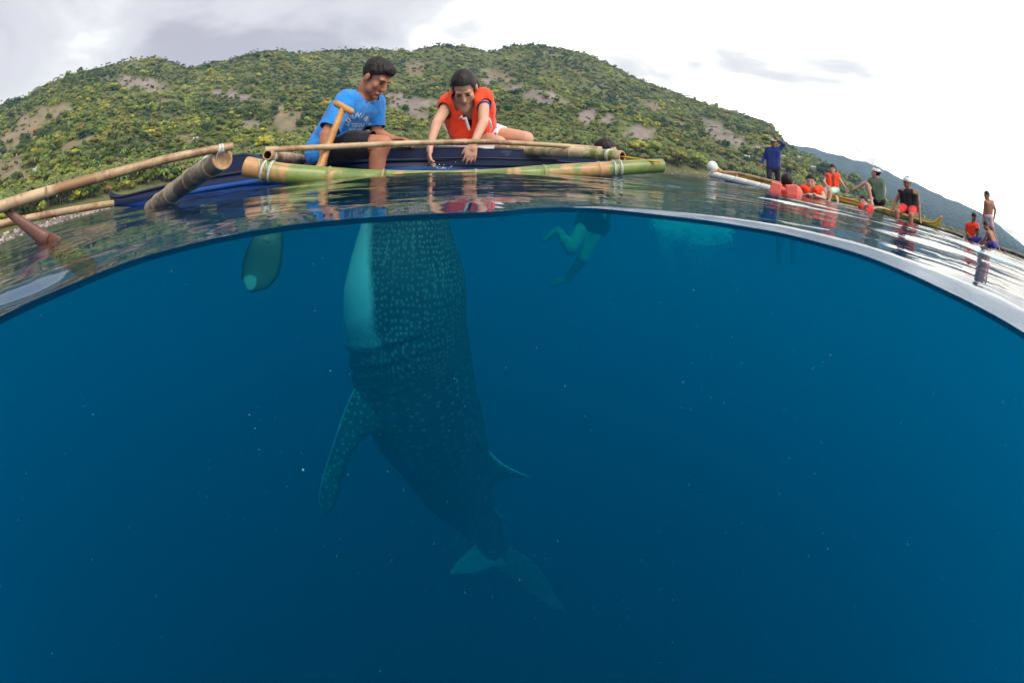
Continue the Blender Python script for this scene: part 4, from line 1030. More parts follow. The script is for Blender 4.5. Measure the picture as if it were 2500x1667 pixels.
# ------------------------------------------------------------------ bamboo and boats
def bamboo(name, pts, r0, r1, mat, parent, nodes=9, n=90, hollow=(0, 1), seg=20, seed=1, sub=None):
    pts = resample(pts, n); rr = random.Random(seed); nd = sorted([(k+.5+rr.uniform(-.22, .22))/nodes for k in range(nodes)])
    # more stations round the nodes
    us = sorted(set([i/n for i in range(n+1)]+[min(1, max(0, q+e)) for q in nd for e in (-.004, -.002, 0, .002, .004)]))
    V = []; W = []; P_ = []
    for u in us:
        k = min(int(u*n), n-1); t = u*n-k; P_.append(pts[k]*(1-t)+pts[k+1]*t)
        dd = min(abs(u-q) for q in nd); b = math.exp(-(dd/.0028)**2); V.append((r0+(r1-r0)*u)*(1+.10*b-.025*math.exp(-((dd-.008)/.004)**2))); W.append(b)
    mb = MB(); mb.tube(P_, V, seg, caps=False); w = np.repeat(W, seg); nv = len(mb.V)
    me = mesh(name, mb.V, mb.F)
    Ln = sum(np.linalg.norm(P_[i+1]-P_[i]) for i in range(len(P_)-1)); bv_ = np.zeros((nv, 3), np.float32)
    bv_[:, 0] = np.repeat(np.array(us)*Ln, seg)+seed*3.1; bv_[:, 1] = np.tile(np.sin(np.arange(seg)*2*math.pi/seg)*r0*1.5, len(us))
    ab = me.attributes.new('buv', 'FLOAT_VECTOR', 'POINT'); ab.data.foreach_set('vector', bv_.ravel())
    at = me.attributes.new('node', 'FLOAT', 'POINT'); at.data.foreach_set('value', np.asarray(w, np.float32))
    o = link(name, me, mat, parent)
    for h, idx, nb in ((hollow[0], 0, 1), (hollow[1], -1, -2)):
        p = P_[idx]; t = nrm(p-P_[nb]); r = V[idx]; e = MB(); _, a, b = frame(t)
        ring = lambda rad, off: [p+t*off+rad*(math.cos(2*math.pi*k/seg)*a+math.sin(2*math.pi*k/seg)*b) for k in range(seg)]
        rows = [ring(r, 0), ring(r*.96, .002), ring(r*.74, .002), ring(r*.70, -.004)]; Vv = [q for row in rows for q in row]; F = []
        for i in range(3):
            for k in range(seg): k2 = (k+1) % seg; F.append((i*seg+k, i*seg+k2, (i+1)*seg+k2, (i+1)*seg+k))
        if not h: F.append(tuple(3*seg+k for k in range(seg)))
        q = e.add(Vv, F).build('cut_end', CUT, None); q.parent = o
        if h:
            e = MB().tube([p, p-t*r*2.4], [r*.70, r*.66], seg, caps=False); c = p-t*r*2.4; n0 = len(e.V)
            e.F.append(tuple(seg+k for k in range(seg))); q = e.build('hollow', HOLLOW, None); q.parent = o
    return o, P_, V
def lashing(parent, c, ax, r, turns=4, w=.0035, mat=LINE, ax2=None, gap=1.0):
    mb = MB()
    for k in range(turns):
        mb.torus(np.array(c)+nrm(ax)*(k-(turns-1)/2)*w*2.3*gap, nrm(ax)+V3(random.uniform(-.08, .08), 0, random.uniform(-.08, .08)), r*1.03+w*.5, w, 22, 5)
    mb.build('lashing', mat, parent)
def hull(root, stations, mat, halfw=.23, depth=.16, trim=HULL_TRIM, band=None, name='hull'):
    """stations: (x, y, top z, width factor); V bottom hull with walls, open inside"""
    S = [np.array([a, b, c, w], float) for a, b, c, w in stations]; S = resample(S, 80); n = len(S); V = []; F = []
    prof = [(-1.0, 'top'), (-.97, .35), (-.86, .72), (-.55, .95), (0, 1.0), (.55, .95), (.86, .72), (.97, .35), (1.0, 'top'), (.90, 'top'), (.84, .5), (.5, .85), (0, .9), (-.5, .85), (-.84, .5), (-.90, 'top')]
    m = len(prof)
    for i, s in enumerate(S):
        t = nrm(S[min(i+1, n-1)][:2]-S[max(i-1, 0)][:2]); nrm2 = np.array([t[1], -t[0]]); hw = halfw*max(.02, s[3]); kk = min(1, max(0, s[3])/.7); bot = (s[2]-.045)*(1-kk)-depth*kk
        for u, v in prof:
            z = s[2] if v == 'top' else s[2]+(bot-s[2])*v
            V.append((s[0]+nrm2[0]*hw*u, s[1]+nrm2[1]*hw*u, z))
    for i in range(n-1):
        for k in range(m): k2 = (k+1) % m; F.append((i*m+k, i*m+k2, (i+1)*m+k2, (i+1)*m+k))
    F.append(tuple(range(m))[::-1]); F.append(tuple((n-1)*m+k for k in range(m)))
    o = link(name, mesh(name, V, F), mat, root)
    # rub rail along both gunwales
    for sg in (-1, 1):
        pts = []
        for i, s in enumerate(S):
            t = nrm(S[min(i+1, n-1)][:2]-S[max(i-1, 0)][:2]); nn = np.array([t[1], -t[0]])*halfw*max(.02, s[3])*sg*.99; pts.append((s[0]+nn[0], s[1]+nn[1], s[2]+.004))
        MB().tube(pts, .012 if halfw < .3 else .018, 6).build('gunwale', trim, root)
    return S

def main_boat():
    root = empty('outrigger_boat', P(1000, 400, 3.1), 'navy blue outrigger boat with green bamboo float carrying the man and woman', 'boat')
    y0 = 3.12
    def st(px, py, Y, w):
        p = PY(px, py, Y); return (p[0], p[1], p[2], w)
    # low dugout base runs the whole length
    low = [st(266, 462, 2.98, .04), st(276, 478, 3.0, .12), st(300, 480, 3.0, .14), st(345, 470, 3.02, .26), st(400, 457, 3.03, .45), st(470, 443, 3.04, .75), st(570, 426, 3.06, 1), st(760, 404, 3.1, 1.0), st(1100, 392, 3.14, 1.0), st(1400, 402, 3.2, .7), st(1470, 404, 3.25, .3), st(1520, 400, 3.28, .05)]
    hull(root, low, HULL_BLUE, .25, .17)
    # raised wash board above it
    up = [(568, 387, 3.06), (600, 384, 3.07), (640, 378, 3.08), (680, 388, 3.09), (720, 394, 3.09), (780, 388, 3.1), (870, 376, 3.11), (960, 370, 3.12), (1080, 367, 3.13), (1200, 368, 3.14), (1300, 374, 3.16), (1400, 384, 3.18), (1480, 394, 3.2)]
    for sg, nm in ((-1, 'near'), (1, 'far')):
        V = []; F = []; m = 0; pts = resample([np.array([*PY(x, y, Y)]) for x, y, Y in up], 70)
        for i, p in enumerate(pts):
            yb = p[1]+sg*.245; zt = p[2]; x = p[0]
            V += [(x, yb, .03), (x, yb, zt), (x, yb+sg*-.022, zt), (x, yb+sg*-.022, .03)]
        for i in range(len(pts)-1):
            for k in range(4): k2 = (k+1) % 4; F.append((i*4+k, i*4+k2, (i+1)*4+k2, (i+1)*4+k))
        F += [(0, 1, 2, 3), tuple(len(V)-4+k for k in (3, 2, 1, 0))]
        o = link('wash_board', mesh('wash_board', V, F, False), HULL_BLUE, root)
        MB().tube([(p[0], p[1]+sg*.236, p[2]+.006) for p in pts], .013, 6).build('top_rail', HULL_TRIM, root)
        for zz in (.45,):
            MB().tube([(p[0], p[1]+sg*.250, .03+(p[2]-.03)*zz) for p in pts], .006, 6).build('side_batten', HULL_TRIM, root)
    # end panel of the wash board
    p = PY(568, 387, 3.06); MB().box((p[0], p[1], (p[2]+.05)/2), (.02, .44, p[2]-.05)).build('end_panel', HULL_TRIM, root, False)
    # bright blue stripe at the waterline towards the stern tip
    pts = resample([PY(395, 474, 2.74), PY(500, 457, 2.77), PY(600, 441, 2.79), PY(700, 428, 2.81)], 30)
    V = []; F = []
    for i, q in enumerate(pts): V += [(q[0], q[1]-.0+.012, .052), (q[0], q[1]+.018, -.05)]
    MB().tube([(q[0], q[1]+.03, .028) for q in pts], .018, 8, sx=.6).build('painted_stripe', BLUE_BAND, root)
    # benches and white seat
    for px in (760, 980, 1330):
        q = PY(px, 392, 3.1); MB().box((q[0], q[1]+.02, .085), (.14, .44, .02)).build('bench', HULL_TRIM, root, False)
    q = PY(1143, 370, 3.14); MB().box((q[0], q[1]-.10, q[2]+.020), (.36, .30, .020)).build('seat_board', SEAT_W, root, False)
    # float
    fl = [PY(601, 407, 1.98), PY(690, 423, 2.02), PY(800, 431, 2.10), PY(900, 437, 2.13), PY(1050, 439, 2.17), PY(1200, 434, 2.2), PY(1320, 424, 2.24), PY(1450, 415, 2.28), PY(1617, 405, 2.34)]
    o, PP, VV = bamboo('float', fl, .050, .036, BAM_GREEN, root, 6, 90, (0, 0), 24, 3)
    at = lambda px: min(range(len(PP)), key=lambda i: abs(math.atan2(PP[i][0], PP[i][1])-AE(px, 410)[0]))
    # cross beams
    b1 = [P(653, 379, 2.28), P(690, 384, 2.6), P(735, 391, 3.05)]
    _, Q1, R1 = bamboo('crossbeam', b1, .026, .034, BAM_TAN, root, 4, 40, (1, 0), 18, 5)
    b2 = [P(1519, 383, 2.42), P(1400, 373, 2.62), P(1300, 369, 2.9), P(1240, 368, 3.1)]
    _, Q2, R2 = bamboo('crossbeam', b2, .031, .036, BAM_MIX, root, 5, 50, (1, 0), 20, 8)
    # long pole tied along the beams
    bamboo('pole', [P(648, 366, 2.34), P(760, 361, 2.36), P(900, 354, 2.4), P(1060, 348, 2.45), P(1170, 346, 2.5), P(1300, 352, 2.58), P(1468, 364, 2.7)], .0155, .0135, BAM_TAN, root, 14, 100, (0, 0), 14, 9)
    for px in (646, 661):
        i = at(px); t = PP[min(i+1, len(PP)-1)]-PP[i-1]; lashing(root, PP[i], t, VV[i], 3, .0019)
    for px in (1493, 1506):
        i = at(px); t = PP[min(i+1, len(PP)-1)]-PP[i-1]; lashing(root, PP[i], t, VV[i], 3, .0019)
    lashing(root, Q1[5], Q1[8]-Q1[3], R1[4]*1.0, 7, .0020)
    lashing(root, Q2[9], Q2[12]-Q2[6], R2[9]*1.0, 4, .0020); 
    # vertical turns joining beam and float
    for px, q in ((646, Q1[4]), (661, Q1[7]), (1493, Q2[5]), (1506, Q2[3])):
        i = at(px); a = PP[i]+V3(0, -VV[i], 0); MB().tube([a, a+V3(0, 0, VV[i]), q+V3(0, -.01, -.02)], .0024, 6).build('lashing', LINE, root)
    MB().tube([P(1490, 380, 2.44), P(1530, 384, 2.44), P(1570, 390, 2.42), P(1612, 397, 2.36)], .0045, 6).build('rope', YLINE, root)
    MB().tube([P(1530, 383, 2.44), P(1570, 392, 2.43), P(1614, 394, 2.37)], .0035, 6).build('rope', YLINE, root)
main_boat()

def left_rig():
    root = empty('second_outrigger', P(480, 430, 2.0), 'weathered bamboo outrigger of a second boat, with thick log and long pale poles', 'outrigger')
    a, b = P(543, 387, 1.62), P(402, 486, 2.15)
    _, PP, VV = bamboo('float_log', [a, a*.66+b*.34, a*.33+b*.67, b, b*1.33-a*.33], .040, .043, BAM_OLD, root, 4, 50, (0, 0), 24, 4)
    bamboo('pole', [P(568, 358, 1.60), P(430, 384, 1.60), P(300, 418, 1.60), P(150, 459, 1.60), P(-40, 520, 1.60)], .0130, .0195, BAM_TAN, root, 7, 70, (0, 0), 16, 6)
    bamboo('pole', [P(276, 497, 2.9), P(150, 518, 2.8), P(0, 548, 2.7), P(-60, 560, 2.66)], .020, .022, BAM_TAN, root, 6, 60, (0, 0), 14, 12)
    t = PP[8]-PP[2]
    for i in (4, 6): lashing(root, PP[i], t+V3(.03, .02, .05), VV[i]*1.0, 3, .0022)
    lashing(root, P(540, 364, 1.60), P(568, 358, 1.6)-P(430, 384, 1.6), .0145, 4, .002)
    for k in (-1, 1): MB().tube([P(540+k*6, 366, 1.585), PP[5]+nrm(CAMP-PP[5])*.042+V3(0, 0, .01)*k, PP[6]+V3(0, 0, -.042)], .0022, 6).build('lashing', LINE, root)
left_rig()
def left_paddle():
    root = empty('paddle', P(90, 580, 1.6), 'red-brown wooden paddle standing in the water at the left pole', 'paddle')
    a = P(4, 506, 1.64); b = P(104, 580, 1.52); d = a+(b-a)*1.12
    MB().tube([a-(b-a)*.25, a, a*.5+b*.5, b, d], [.010, .011, .016, .024, .028], 10, sx=.55).build('shaft', REDWOOD, root)
    MB().tube([d, d+(b-a)*.5, d+(b-a)*.9], [.028, .040, .030], 10, sx=.4).build('blade', REDWOOD, root)
left_paddle()
def paddle():
    T = P(839, 263, 2.46); L = P(783, 404, 2.38); tip = P(600, 712, 1.98)
    root = empty('paddle', T, 'varnished wooden paddle with T-grip held by the man, its blade under water', 'paddle')
    ax = nrm(tip-T); Lg = np.linalg.norm(tip-T)
    # sight-line correction keeps it straight from the grip to the tip
    g = nrm(P(857, 272, 2.44)-P(824, 254, 2.50)); MB().cap(T-g*.055, T+g*.055, .018, .018, 14).build('grip', PADDLE, root)
    q = L; bs = P(648, 596, 2.0)
    MB().tube([T-ax*0, T*.6+q*.4, q, q*.45+bs*.55, bs], [.017, .018, .021, .022, .024], 12).build('shaft', PADDLE, root)
    ctr = [P(664, 560, 2.02), P(655, 590, 2.0), P(645, 625, 1.99), P(635, 660, 1.985), P(622, 692, 1.98), P(610, 712, 1.98)]; hwid = [.052, .070, .083, .084, .062, .012]
    ctr = resample(ctr, 20); hw = np.interp(np.linspace(0, 5, 21), range(6), hwid); t = nrm(ctr[-1]-ctr[0]); vd = nrm(ctr[10]-CAMP); sd = nrm(np.cross(vd, t)+vd*.15); nn = np.cross(t, sd); V = []; F = []
    for p, w in zip(ctr, hw):
        for k in range(10):
            an = 2*math.pi*k/10; V.append(p+sd*math.cos(an)*w+nn*math.sin(an)*.009)
    for i in range(20):
        for k in range(10): k2 = (k+1) % 10; F.append((i*10+k, i*10+k2, (i+1)*10+k2, (i+1)*10+k))
    F += [tuple(range(10))[::-1], tuple(200+k for k in range(10))]
    t_ = NT('blade_wood'); o_ = t_.obj(); n = t_.noise(7, 5, .6, o_); geo = t_.n('ShaderNodeVectorMath', operation='DISTANCE'); pp = t_.n('ShaderNodeNewGeometry').outputs['Position']; t_.l(pp, geo.inputs[0]); geo.inputs[1].default_value = tuple(P(608, 688, 1.97))
    d_ = t_.math('ADD', geo.outputs['Value'], t_.math('MULTIPLY', n, .09)); c = t_.mix(t_.ramp(d_, [(.078, (1, 1, 1)), (.084, (0, 0, 0))]), t_.ramp(n, [(.3, (.05, .045, .030)), (.7, (.095, .08, .05))]), (.25, .38, .32)); t_.pbr(c, .5)
    link('blade', mesh('blade', V, F), t_.m, root)
paddle()

def far_boats():
    root = empty('outrigger_boat', P(2000, 480, 12), 'yellow and green outrigger boat with white foam float and upswept ends', 'boat')
    def s(px, py, d, w): p = P(px, py, d); return (p[0], p[1], p[2], w)
    st = [s(1742, 396, 13.6, .03), s(1752, 409, 13.5, .12), s(1768, 420, 13.4, .3), s(1830, 431, 13, .8), s(1900, 446, 12.5, 1), s(1990, 467, 11.8, 1), s(2080, 489, 11.2, 1), s(2127, 502, 10.9, 1), s(2180, 517, 10.5, .9), s(2250, 540, 10.1, .5), s(2275, 546, 9.95, .28), s(2288, 540, 9.9, .14), s(2299, 529, 9.85, .03)]
    S = hull(root, st, HULL_YELLOW, .34, .2, simple('orange_yellow_trim', (.75, .40, .05), .5, .15, 5))
    # foam float in segments
    A = P(1735, 425, 12.9); B = P(1890, 464, 11.6)
    for k in range(5):
        u0, u1 = k/5+.01, (k+1)/5-.01; p, q = A*(1-u0)+B*u0, A*(1-u1)+B*u1; MB().cap(p+(q-p)*.08, q-(q-p)*.08, .085, .085, 14).build('foam_segment', FOAM, root)
    MB().ell(P(1739, 408, 13.3), (.16, .16, .17)).build('buoy', FOAM, root)
    bamboo('spar', [P(1736, 420, 12.8), P(1800, 424, 12.7), P(1900, 447, 12.1), P(2035, 481, 11.2), P(2090, 490, 10.9)], .045, .04, BAM_TAN, root, 12, 50, (0, 0), 10, 2)
    A2 = P(2020, 494, 10.4); B2 = P(2110, 512, 9.8)
    for (x0, y0, d0, x1, y1, d1) in ((1800, 428, 13.0, 1798, 441, 12.3), (2040, 482, 11.3, 2046, 496, 10.2), (2170, 515, 10.5, 2120, 512, 9.7)):
        bamboo('crossbeam', [P(x0, y0, d0), (P(x0, y0, d0)+P(x1, y1, d1))/2+V3(0, 0, .05), P(x1, y1, d1)], .035, .03, BAM_TAN, root, 4, 14, (0, 0), 10, 2)
    bamboo('bamboo_float', [P(2012, 494, 10.3), P(2060, 503, 10.0), P(2112, 514, 9.6)], .05, .045, BAM_TAN, root, 4, 20, (0, 0), 10, 2)
    for i in (20, 34, 50, 62): p = S[i]; t = nrm(S[i+1][:2]-S[i][:2]); MB().box((p[0], p[1], p[2]-.06), (.5, .2, .03), np.array([[t[1], t[0], 0], [-t[0], t[1], 0], [0, 0, 1]])).build('bench', HULL_TRIM, root, False)
    root = empty('outrigger_boat', P(2400, 600, 13), 'dark brown outrigger boat crowded with children far to the right', 'boat')
    st = [s(2288, 556, 15.2, .05), s(2310, 566, 14.8, .3), s(2350, 583, 14, .9), s(2390, 603, 13.2, 1), s(2430, 620, 12.6, 1), s(2480, 636, 12.0, .9), s(2530, 664, 11.5, .2)]
    hull(root, st, HULL_BROWN, .32, .2, simple('brown_trim', (.10, .05, .06), .5, .2, 4))
    bamboo('spar', [P(2284, 556, 14.6), P(2340, 573, 14.2), P(2380, 590, 13.6)], .05, .04, BAM_OLD, root, 8, 30, (0, 0), 8, 2)
    bamboo('spar', [P(2432, 604, 13.4), P(2485, 621, 13.0), P(2530, 640, 12.6)], .05, .04, BAM_OLD, root, 8, 30, (0, 0), 8, 2)
    bamboo('float', [P(2450, 622, 12.0), P(2500, 645, 11.6), P(2560, 675, 11.2)], .06, .05, BAM_OLD, root, 8, 30, (0, 0), 8, 2)
    for px, py in ((2300, 560), (2352, 582), (2450, 615)): bamboo('crossbeam', [P(px, py, 14.2), P(px+6, py+2, 12.6)], .035, .03, BAM_OLD, root, 4, 14, (0, 0), 8, 2)
far_boats()

# ------------------------------------------------------------------ whale shark
def shark():
    # left px, right px, row, distance
    E_ = [(905, 1068, 462, 2.09), (900, 1075, 478, 2.09), (892, 1084, 505, 2.095), (883, 1094, 540, 2.10), (868, 1110, 590, 2.115), (854, 1125, 640, 2.135), (844, 1136, 690, 2.16), (839, 1138, 740, 2.20), (841, 1139, 790, 2.26), (850, 1147, 850, 2.38), (863, 1157, 920, 2.52), (878, 1165, 970, 2.66), (905, 1180, 1030, 2.86),
          (938, 1188, 1075, 3.05), (975, 1197, 1120, 3.28), (1012, 1200, 1170, 3.52), (1050, 1202, 1215, 3.78), (1092, 1212, 1250, 4.0), (1130, 1222, 1283, 4.2), (1165, 1232, 1315, 4.38), (1186, 1240, 1345, 4.52), (1200, 1248, 1368, 4.66)]
    n = 260; m = 120
    Lc = []; 
    rows = resample([np.array(e, float) for e in E_], n); V = []; UV = []; PA = []; arc = 0; prev = None
    C = []; A_ = []; B_ = []
    for l, r, y, d in rows:
        # the rows tilt with the trunk so rings stay square to the spine
        tl = np.interp(y, [500, 900, 1050, 1200, 1340], [0, 4, 22, 42, 50]); a = P(l, y+tl*.35, d); b = P(r, y-tl*.35, d); C.append((a+b)/2); A_.append((b-a)/2)
    for i in range(n+1):
        t = nrm(C[min(i+1, n)]-C[max(i-1, 0)]); a = A_[i]-t*np.dot(A_[i], t); w = np.linalg.norm(a); a = a/w; b = nrm(np.cross(t, a)); s = i/n
        if prev is not None: arc += np.linalg.norm(C[i]-prev)
        prev = C[i]; y = rows[i][2]
        if y < 530: w *= math.sqrt(max(0.02, 1-((530-y)/69.)**2.8))
        if s == 0: w *= .5
        dep = np.interp(y, [432, 700, 1000, 1200, 1340], [.85, .92, .95, .9, .55])
        for k in range(m):
            an = 2*math.pi*k/m; ca, sa = math.cos(an), math.sin(an)        # ca -1 belly side, sa towards the viewer sign below
            rad = 1.0; u = ca
            # gill slits: grooves running from the belly edge up across the flank
            q0 = C[i]+a*w*ca+b*w*dep*sa; vq = nrm(q0-CAMP); hq, eq = math.atan2(vq[0], vq[1]), math.asin(vq[2]); qx, qy = px_of(hq, eq)
            near = np.dot(b*sa, CAMP-C[i]) > 0
            if 780 < qy < 1030 and near:
                for g, off_ in enumerate((0, 45, 74, 97, 120)):
                    yc = 862+off_-.07*max(0, qx-900)**1.3
                    dy = qy-yc; x_ = min(1, max(0, (1055-qx)/45))*(1 if g < 2 else .55)
                    rad -= x_*.040*math.exp(-(dy/4.5)**2) ; rad += x_*.030*math.exp(-((dy+15)/11.)**2)
            # soft longitudinal ridges on the back
            rad += .012*max(0, math.cos((an-.9)*6))**4*(1 if u > .1 and sa < 0 else .4)*min(1, max(0, (y-520)/200))
            rad += .008*mnoise.noise((ca*2, sa*2, s*9))
            V.append(C[i]+a*w*ca*rad+b*w*dep*sa*rad); UV.append((arc, an*w if False else an*.27))
            th_ = float(np.interp(y, [480, 545, 600, 640, 724, 800, 860], [-.93, -.84, -.76, -.70, -.58, -.52, -.30])); 
            bx = float(np.interp(qy, [480, 545, 600, 640, 724, 800, 862], [893, 902, 900, 899, 905, 912, 935]))
            pale = (1-float(sstep(bx-16, bx+22, qx)))*(1-.62*float(sstep(740, 845, qy)))*(1-float(sstep(858, 868, qy))) if near else (1-float(sstep(th_-.10, th_+.08, u)))*(1-float(sstep(838, 880, y)))
            under = 1-sstep(-.99, -.95, u)
            PA.append(max(float(pale), float(under)*.65))
    V = [tuple(v) for v in V]; F = []
    for i in range(n):
        for k in range(m): k2 = (k+1) % m; F.append((i*m+k, (i+1)*m+k, (i+1)*m+k2, i*m+k2))
    F.append(tuple(range(m))); F.append(tuple(n*m+k for k in range(m))[::-1])
    def fin(outline_a, outline_b, dist_a, dist_b, thick, spots=0.0, pale=0.0, push=0.0):
        """two matching sighted edges, root first; lens section"""
        nonlocal V, F, UV, PA
        ea = resample([np.array([x, y, d], float) for (x, y), d in zip(outline_a, dist_a)], 36); eb = resample([np.array([x, y, d], float) for (x, y), d in zip(outline_b, dist_b)], 36)
        nb = len(V); q = 16; ac = 0; pr_ = None
        for i in range(37):
            a = P(*ea[i]); b = P(*eb[i]); c = (a+b)/2; h = (b-a)/2; w = np.linalg.norm(h); vd = nrm(c-CAMP); e = nrm(vd-h/w*np.dot(vd, h/w)) if w > 1e-6 else vd
            if pr_ is not None: ac += np.linalg.norm(c-pr_)
            pr_ = c; th = thick*(1-(i/36.)**1.5*.85)
            for k in range(q):
                an = 2*math.pi*k/q; V.append(tuple(c+h*math.cos(an)+e*math.sin(an)*th)); UV.append((ac*1.5+3, math.cos(an)*w*1.5+7)); PA.append(max(pale, .95 if math.cos(an) < -.965 and spots >= 0 else 0))
        for i in range(36):
            for k in range(q): k2 = (k+1) % q; F.append((nb+i*q+k, nb+(i+1)*q+k, nb+(i+1)*q+k2, nb+i*q+k2))
        F.append(tuple(nb+k for k in range(q))); F.append(tuple(nb+36*q+k for k in range(q))[::-1])
    # pectoral fin
    fin([(905, 900), (866, 948), (838, 1010), (812, 1090), (789, 1162), (779, 1215), (788, 1258)], [(990, 985), (940, 1044), (893, 1066), (858, 1115), (834, 1176), (816, 1236), (795, 1258)], [2.42, 2.40, 2.42, 2.46, 2.50, 2.54, 2.57], [2.44, 2.44, 2.45, 2.48, 2.52, 2.55, 2.58], .07)
    # first dorsal
    fin([(1178, 1075), (1205, 1112), (1235, 1137), (1262, 1150), (1299, 1166)], [(1185, 1205), (1205, 1180), (1238, 1166), (1262, 1164), (1300, 1168)], [3.2, 3.25, 3.3, 3.32, 3.35], [3.5, 3.45, 3.4, 3.36, 3.35], .04)
    # second dorsal
    fin([(1195, 1222), (1215, 1248), (1228, 1260), (1242, 1272)], [(1205, 1275), (1220, 1277), (1230, 1275), (1243, 1273)], [3.85, 3.9, 3.95, 3.98], [4.05, 4.02, 4.0, 3.98], .022, 0)
    # tail: short lobe towards the left
    fin([(1210, 1330), (1176, 1322), (1140, 1350), (1112, 1378), (1098, 1397)], [(1240, 1385), (1205, 1384), (1165, 1397), (1130, 1401), (1099, 1401)], [4.45, 4.45, 4.42, 4.4, 4.4], [4.6, 4.55, 4.5, 4.45, 4.4], .03, 0, .36)
    # tail: long lobe falling away to the right
    fin([(1200, 1372), (1232, 1408), (1280, 1440), (1335, 1475), (1382, 1497)], [(1232, 1325), (1290, 1362), (1330, 1405), (1358, 1455), (1384, 1496)], [4.6, 4.7, 4.85, 5.0, 5.1], [4.5, 4.6, 4.8, 5.0, 5.1], .03, -1, .22)
    me = mesh('whale_shark', V, F)
    uv = np.array(UV, np.float32); a = me.attributes.new('suv', 'FLOAT_VECTOR', 'POINT'); a.data.foreach_set('vector', np.hstack([uv, np.zeros((len(uv), 1), np.float32)]).ravel())
    a = me.attributes.new('pale', 'FLOAT', 'POINT'); a.data.foreach_set('value', np.array(PA, np.float32))
    t = NT('whale_shark_skin'); su = t.attr('suv', 'Vector'); pa = t.attr('pale', 'Fac')
    def vor(scale, sx, sy, thr0, thr1, rnd=.8):
        mp = t.n('ShaderNodeMapping'); mp.inputs['Scale'].default_value = (sx, sy, 1); t.l(su, mp.inputs[0])
        dn = t.n('ShaderNodeTexNoise'); dn.inputs['Scale'].default_value = 9; t.l(mp.outputs[0], dn.inputs['Vector']); 
        ad = t.n('ShaderNodeVectorMath', operation='MULTIPLY_ADD'); t.l(dn.outputs['Color'], ad.inputs[0]); ad.inputs[1].default_value = (.012, .012, 0); t.l(mp.outputs[0], ad.inputs[2])
        v = t.n('ShaderNodeTexVoronoi'); v.voronoi_dimensions = '2D'; v.inputs['Scale'].default_value = scale; v.inputs['Randomness'].default_value = rnd; t.l(ad.outputs[0], v.inputs['Vector'])
        return t.ramp(v.outputs['Distance'], [(thr0, (1, 1, 1)), (thr1, (0, 0, 0))])
    sp_head = vor(46, .95, 1.0, .12, .34, .62); sp_body = vor(19, 1.0, .85, .08, .22, .7)
    sep = t.n('ShaderNodeSeparateXYZ'); t.l(su, sep.inputs[0])
    fh = t.n('ShaderNodeMapRange'); fh.inputs[1].default_value = .66; fh.inputs[2].default_value = .80; t.l(sep.outputs[0], fh.inputs[0])
    sp = t.mix(fh.outputs[0], sp_head, sp_body)
    # faint stripes between the rows of dots, across the lower trunk and along the head
    w = t.n('ShaderNodeTexWave'); w.wave_type = 'BANDS'; w.bands_direction = 'X'; w.inputs['Scale'].default_value = 4.6; w.inputs['Distortion'].default_value = 2.5; w.inputs['Detail'].default_value = 2; t.l(su, w.inputs['Vector'])
    w2 = t.n('ShaderNodeTexWave'); w2.wave_type = 'BANDS'; w2.bands_direction = 'Y'; w2.inputs['Scale'].default_value = 7; w2.inputs['Distortion'].default_value = 3.5; w2.inputs['Detail'].default_value = 2; t.l(su, w2.inputs['Vector'])
    brk = t.ramp(t.noise(6, 3, .6, su), [(.5, (0, 0, 0)), (.62, (1, 1, 1))])
    st = t.mix(fh.outputs[0], t.ramp(w2.outputs[0], [(.86, (0, 0, 0)), (.97, (.6, .6, .6))]), t.ramp(w.outputs[0], [(.90, (0, 0, 0)), (.98, (.4, .4, .4))]))
    st = t.mix(1.0, st, brk, 'MULTIPLY')
    base = t.ramp(t.noise(5, 5, .6, su), [(.3, (.030, .038, .052)), (.7, (.058, .070, .088))])
    c = t.mix(st, base, (.26, .29, .27)); spn = t.ramp(t.noise(3.5, 3, .6, su), [(.3, (.25, .25, .25)), (.7, (.8, .8, .8))]); c = t.mix(t.math('MULTIPLY', sp, spn), c, (.40, .44, .42))
    pal = t.ramp(t.noise(5, 4, .6, su), [(.3, (.52, .60, .58)), (.7, (.68, .74, .72))]); 
    edge = t.math('ADD', pa, t.math('MULTIPLY', t.math('SUBTRACT', t.noise(16, 5, .7, su), .5), .7), clamp=True)
    edge = t.math('MULTIPLY', edge, t.math('GREATER_THAN', pa, .02))
    c = t.mix(t.ramp(edge, [(.15, (0, 0, 0)), (.85, (1, 1, 1))]), c, pal)
    t.pbr(c, .55, bump=t.noise(90, 3, .6, su), bstr=.2, bdist=.003, spec=.2)
    tag(link('whale_shark', me, t.m), 'spotted whale shark hanging upright in the water with its head at the surface', 'whale shark')
shark()

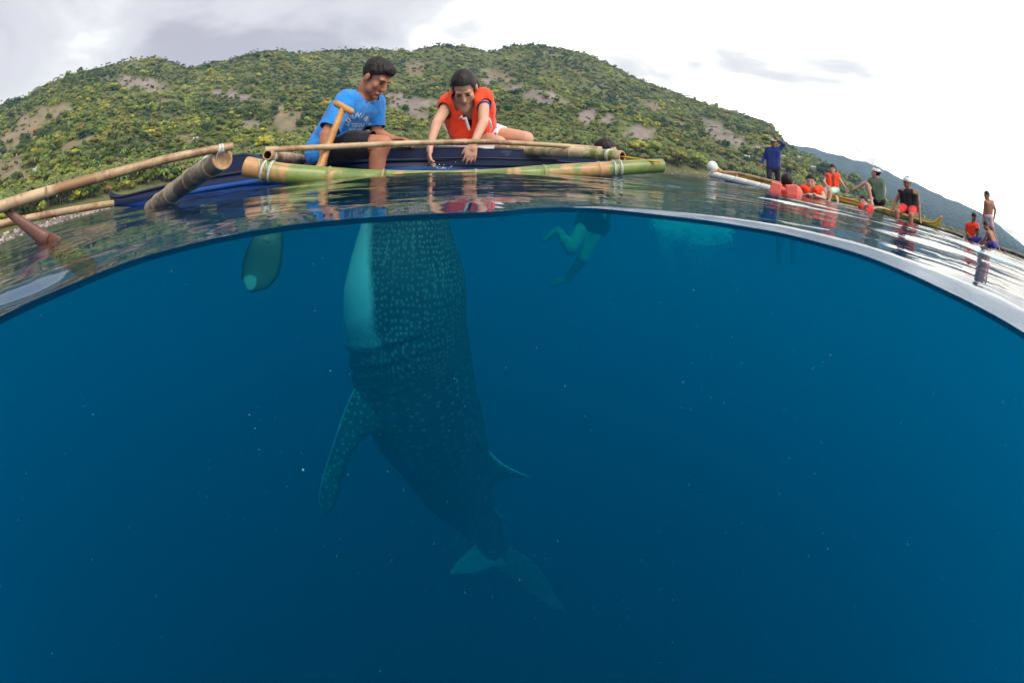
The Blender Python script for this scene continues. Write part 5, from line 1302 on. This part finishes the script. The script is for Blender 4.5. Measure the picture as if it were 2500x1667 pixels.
# ------------------------------------------------------------------ bubbles and drifting specks
def specks():
    V0, F0 = ico(1); r = np.random.default_rng(31)
    def cloud(name, pts, rad, mat, label, cat):
        V = (V0[None]*rad[:, None, None]+pts[:, None, :]).reshape(-1, 3); F = (F0[None]+(np.arange(len(pts))*len(V0))[:, None, None]).reshape(-1, 3)
        tag(link(name, np_mesh(name, V, F), mat), label, cat, kind='stuff')
    BUB = simple('white_bubbles', (.85, .9, .9), .3, .03)
    pts = []; rad = []
    for i in range(9000):
        k = r.choice(5, p=[.28, .16, .24, .2, .12]); cx = (1615, 1650, 1690, 1725, 1765)[k]+r.normal(0, (12, 10, 14, 14, 10)[k]); dep = abs(r.normal(0, 1))*(60, 30, 48, 40, 30)[k]; y = 540+max(0, (cx-1600))*.12+dep*(1-.5*((cx-1690)/110)**2)
        pts.append(P(cx+dep*.12, y-12, 4.6+r.normal(0, .25))); rad.append(r.uniform(.002, .0070)*(1 if dep < 60 else .6))
    cloud('bubbles', np.array(pts), np.array(rad), BUB, 'cloud of white bubbles churned under the surface right of the swimmer legs', 'bubbles')
    SP = simple('drifting_plankton', (.4, .42, .4), .6, .1)
    pts = []; rad = []
    for i in range(1700):
        x = r.uniform(-20, 2520); y = r.uniform(560, 1650); d = r.uniform(.5, 3.2)
        p = P(x, y, d)
        if p[2] > -.05: continue
        pts.append(p); rad.append(r.uniform(.0004, .0010)*(.5+d*.7)*(2.2 if r.random() < .025 else .8))
    cloud('plankton', np.array(pts), np.array(rad), SP, 'tiny pale specks drifting in the water', 'plankton')
    FM = simple('foam_drops', (.8, .82, .85), .3, .05)
    pts = []; rad = []
    for i in range(34):
        pts.append(P(r.normal(1075, 16), r.normal(408, 4), 2.55+r.normal(0, .08))); rad.append(r.uniform(.001, .0032))
    cloud('splash_drops', np.array(pts), np.array(rad), FM, 'splashed drops under the left hand of the woman', 'drops')
specks()

# ------------------------------------------------------------------ air
def air():
    b = MB().box((1500, 2300, 179), (9000, 9000, 442)); t = NT('sea_air'); v = t.n('ShaderNodeVolumePrincipled')
    v.inputs['Density'].default_value = HAZE_D; v.inputs['Color'].default_value = (.38, .62, 1, 1); v.inputs['Absorption Color'].default_value = (1, 1, 1, 1); v.inputs['Anisotropy'].default_value = 0
    t.l(v.outputs[0], t.out.inputs['Volume']); tag(link('haze', mesh('haze', b.V, b.F, False), t.m), 'thin bluish air over the bay', 'haze', kind='stuff')
HAZE_D = .00011
air()
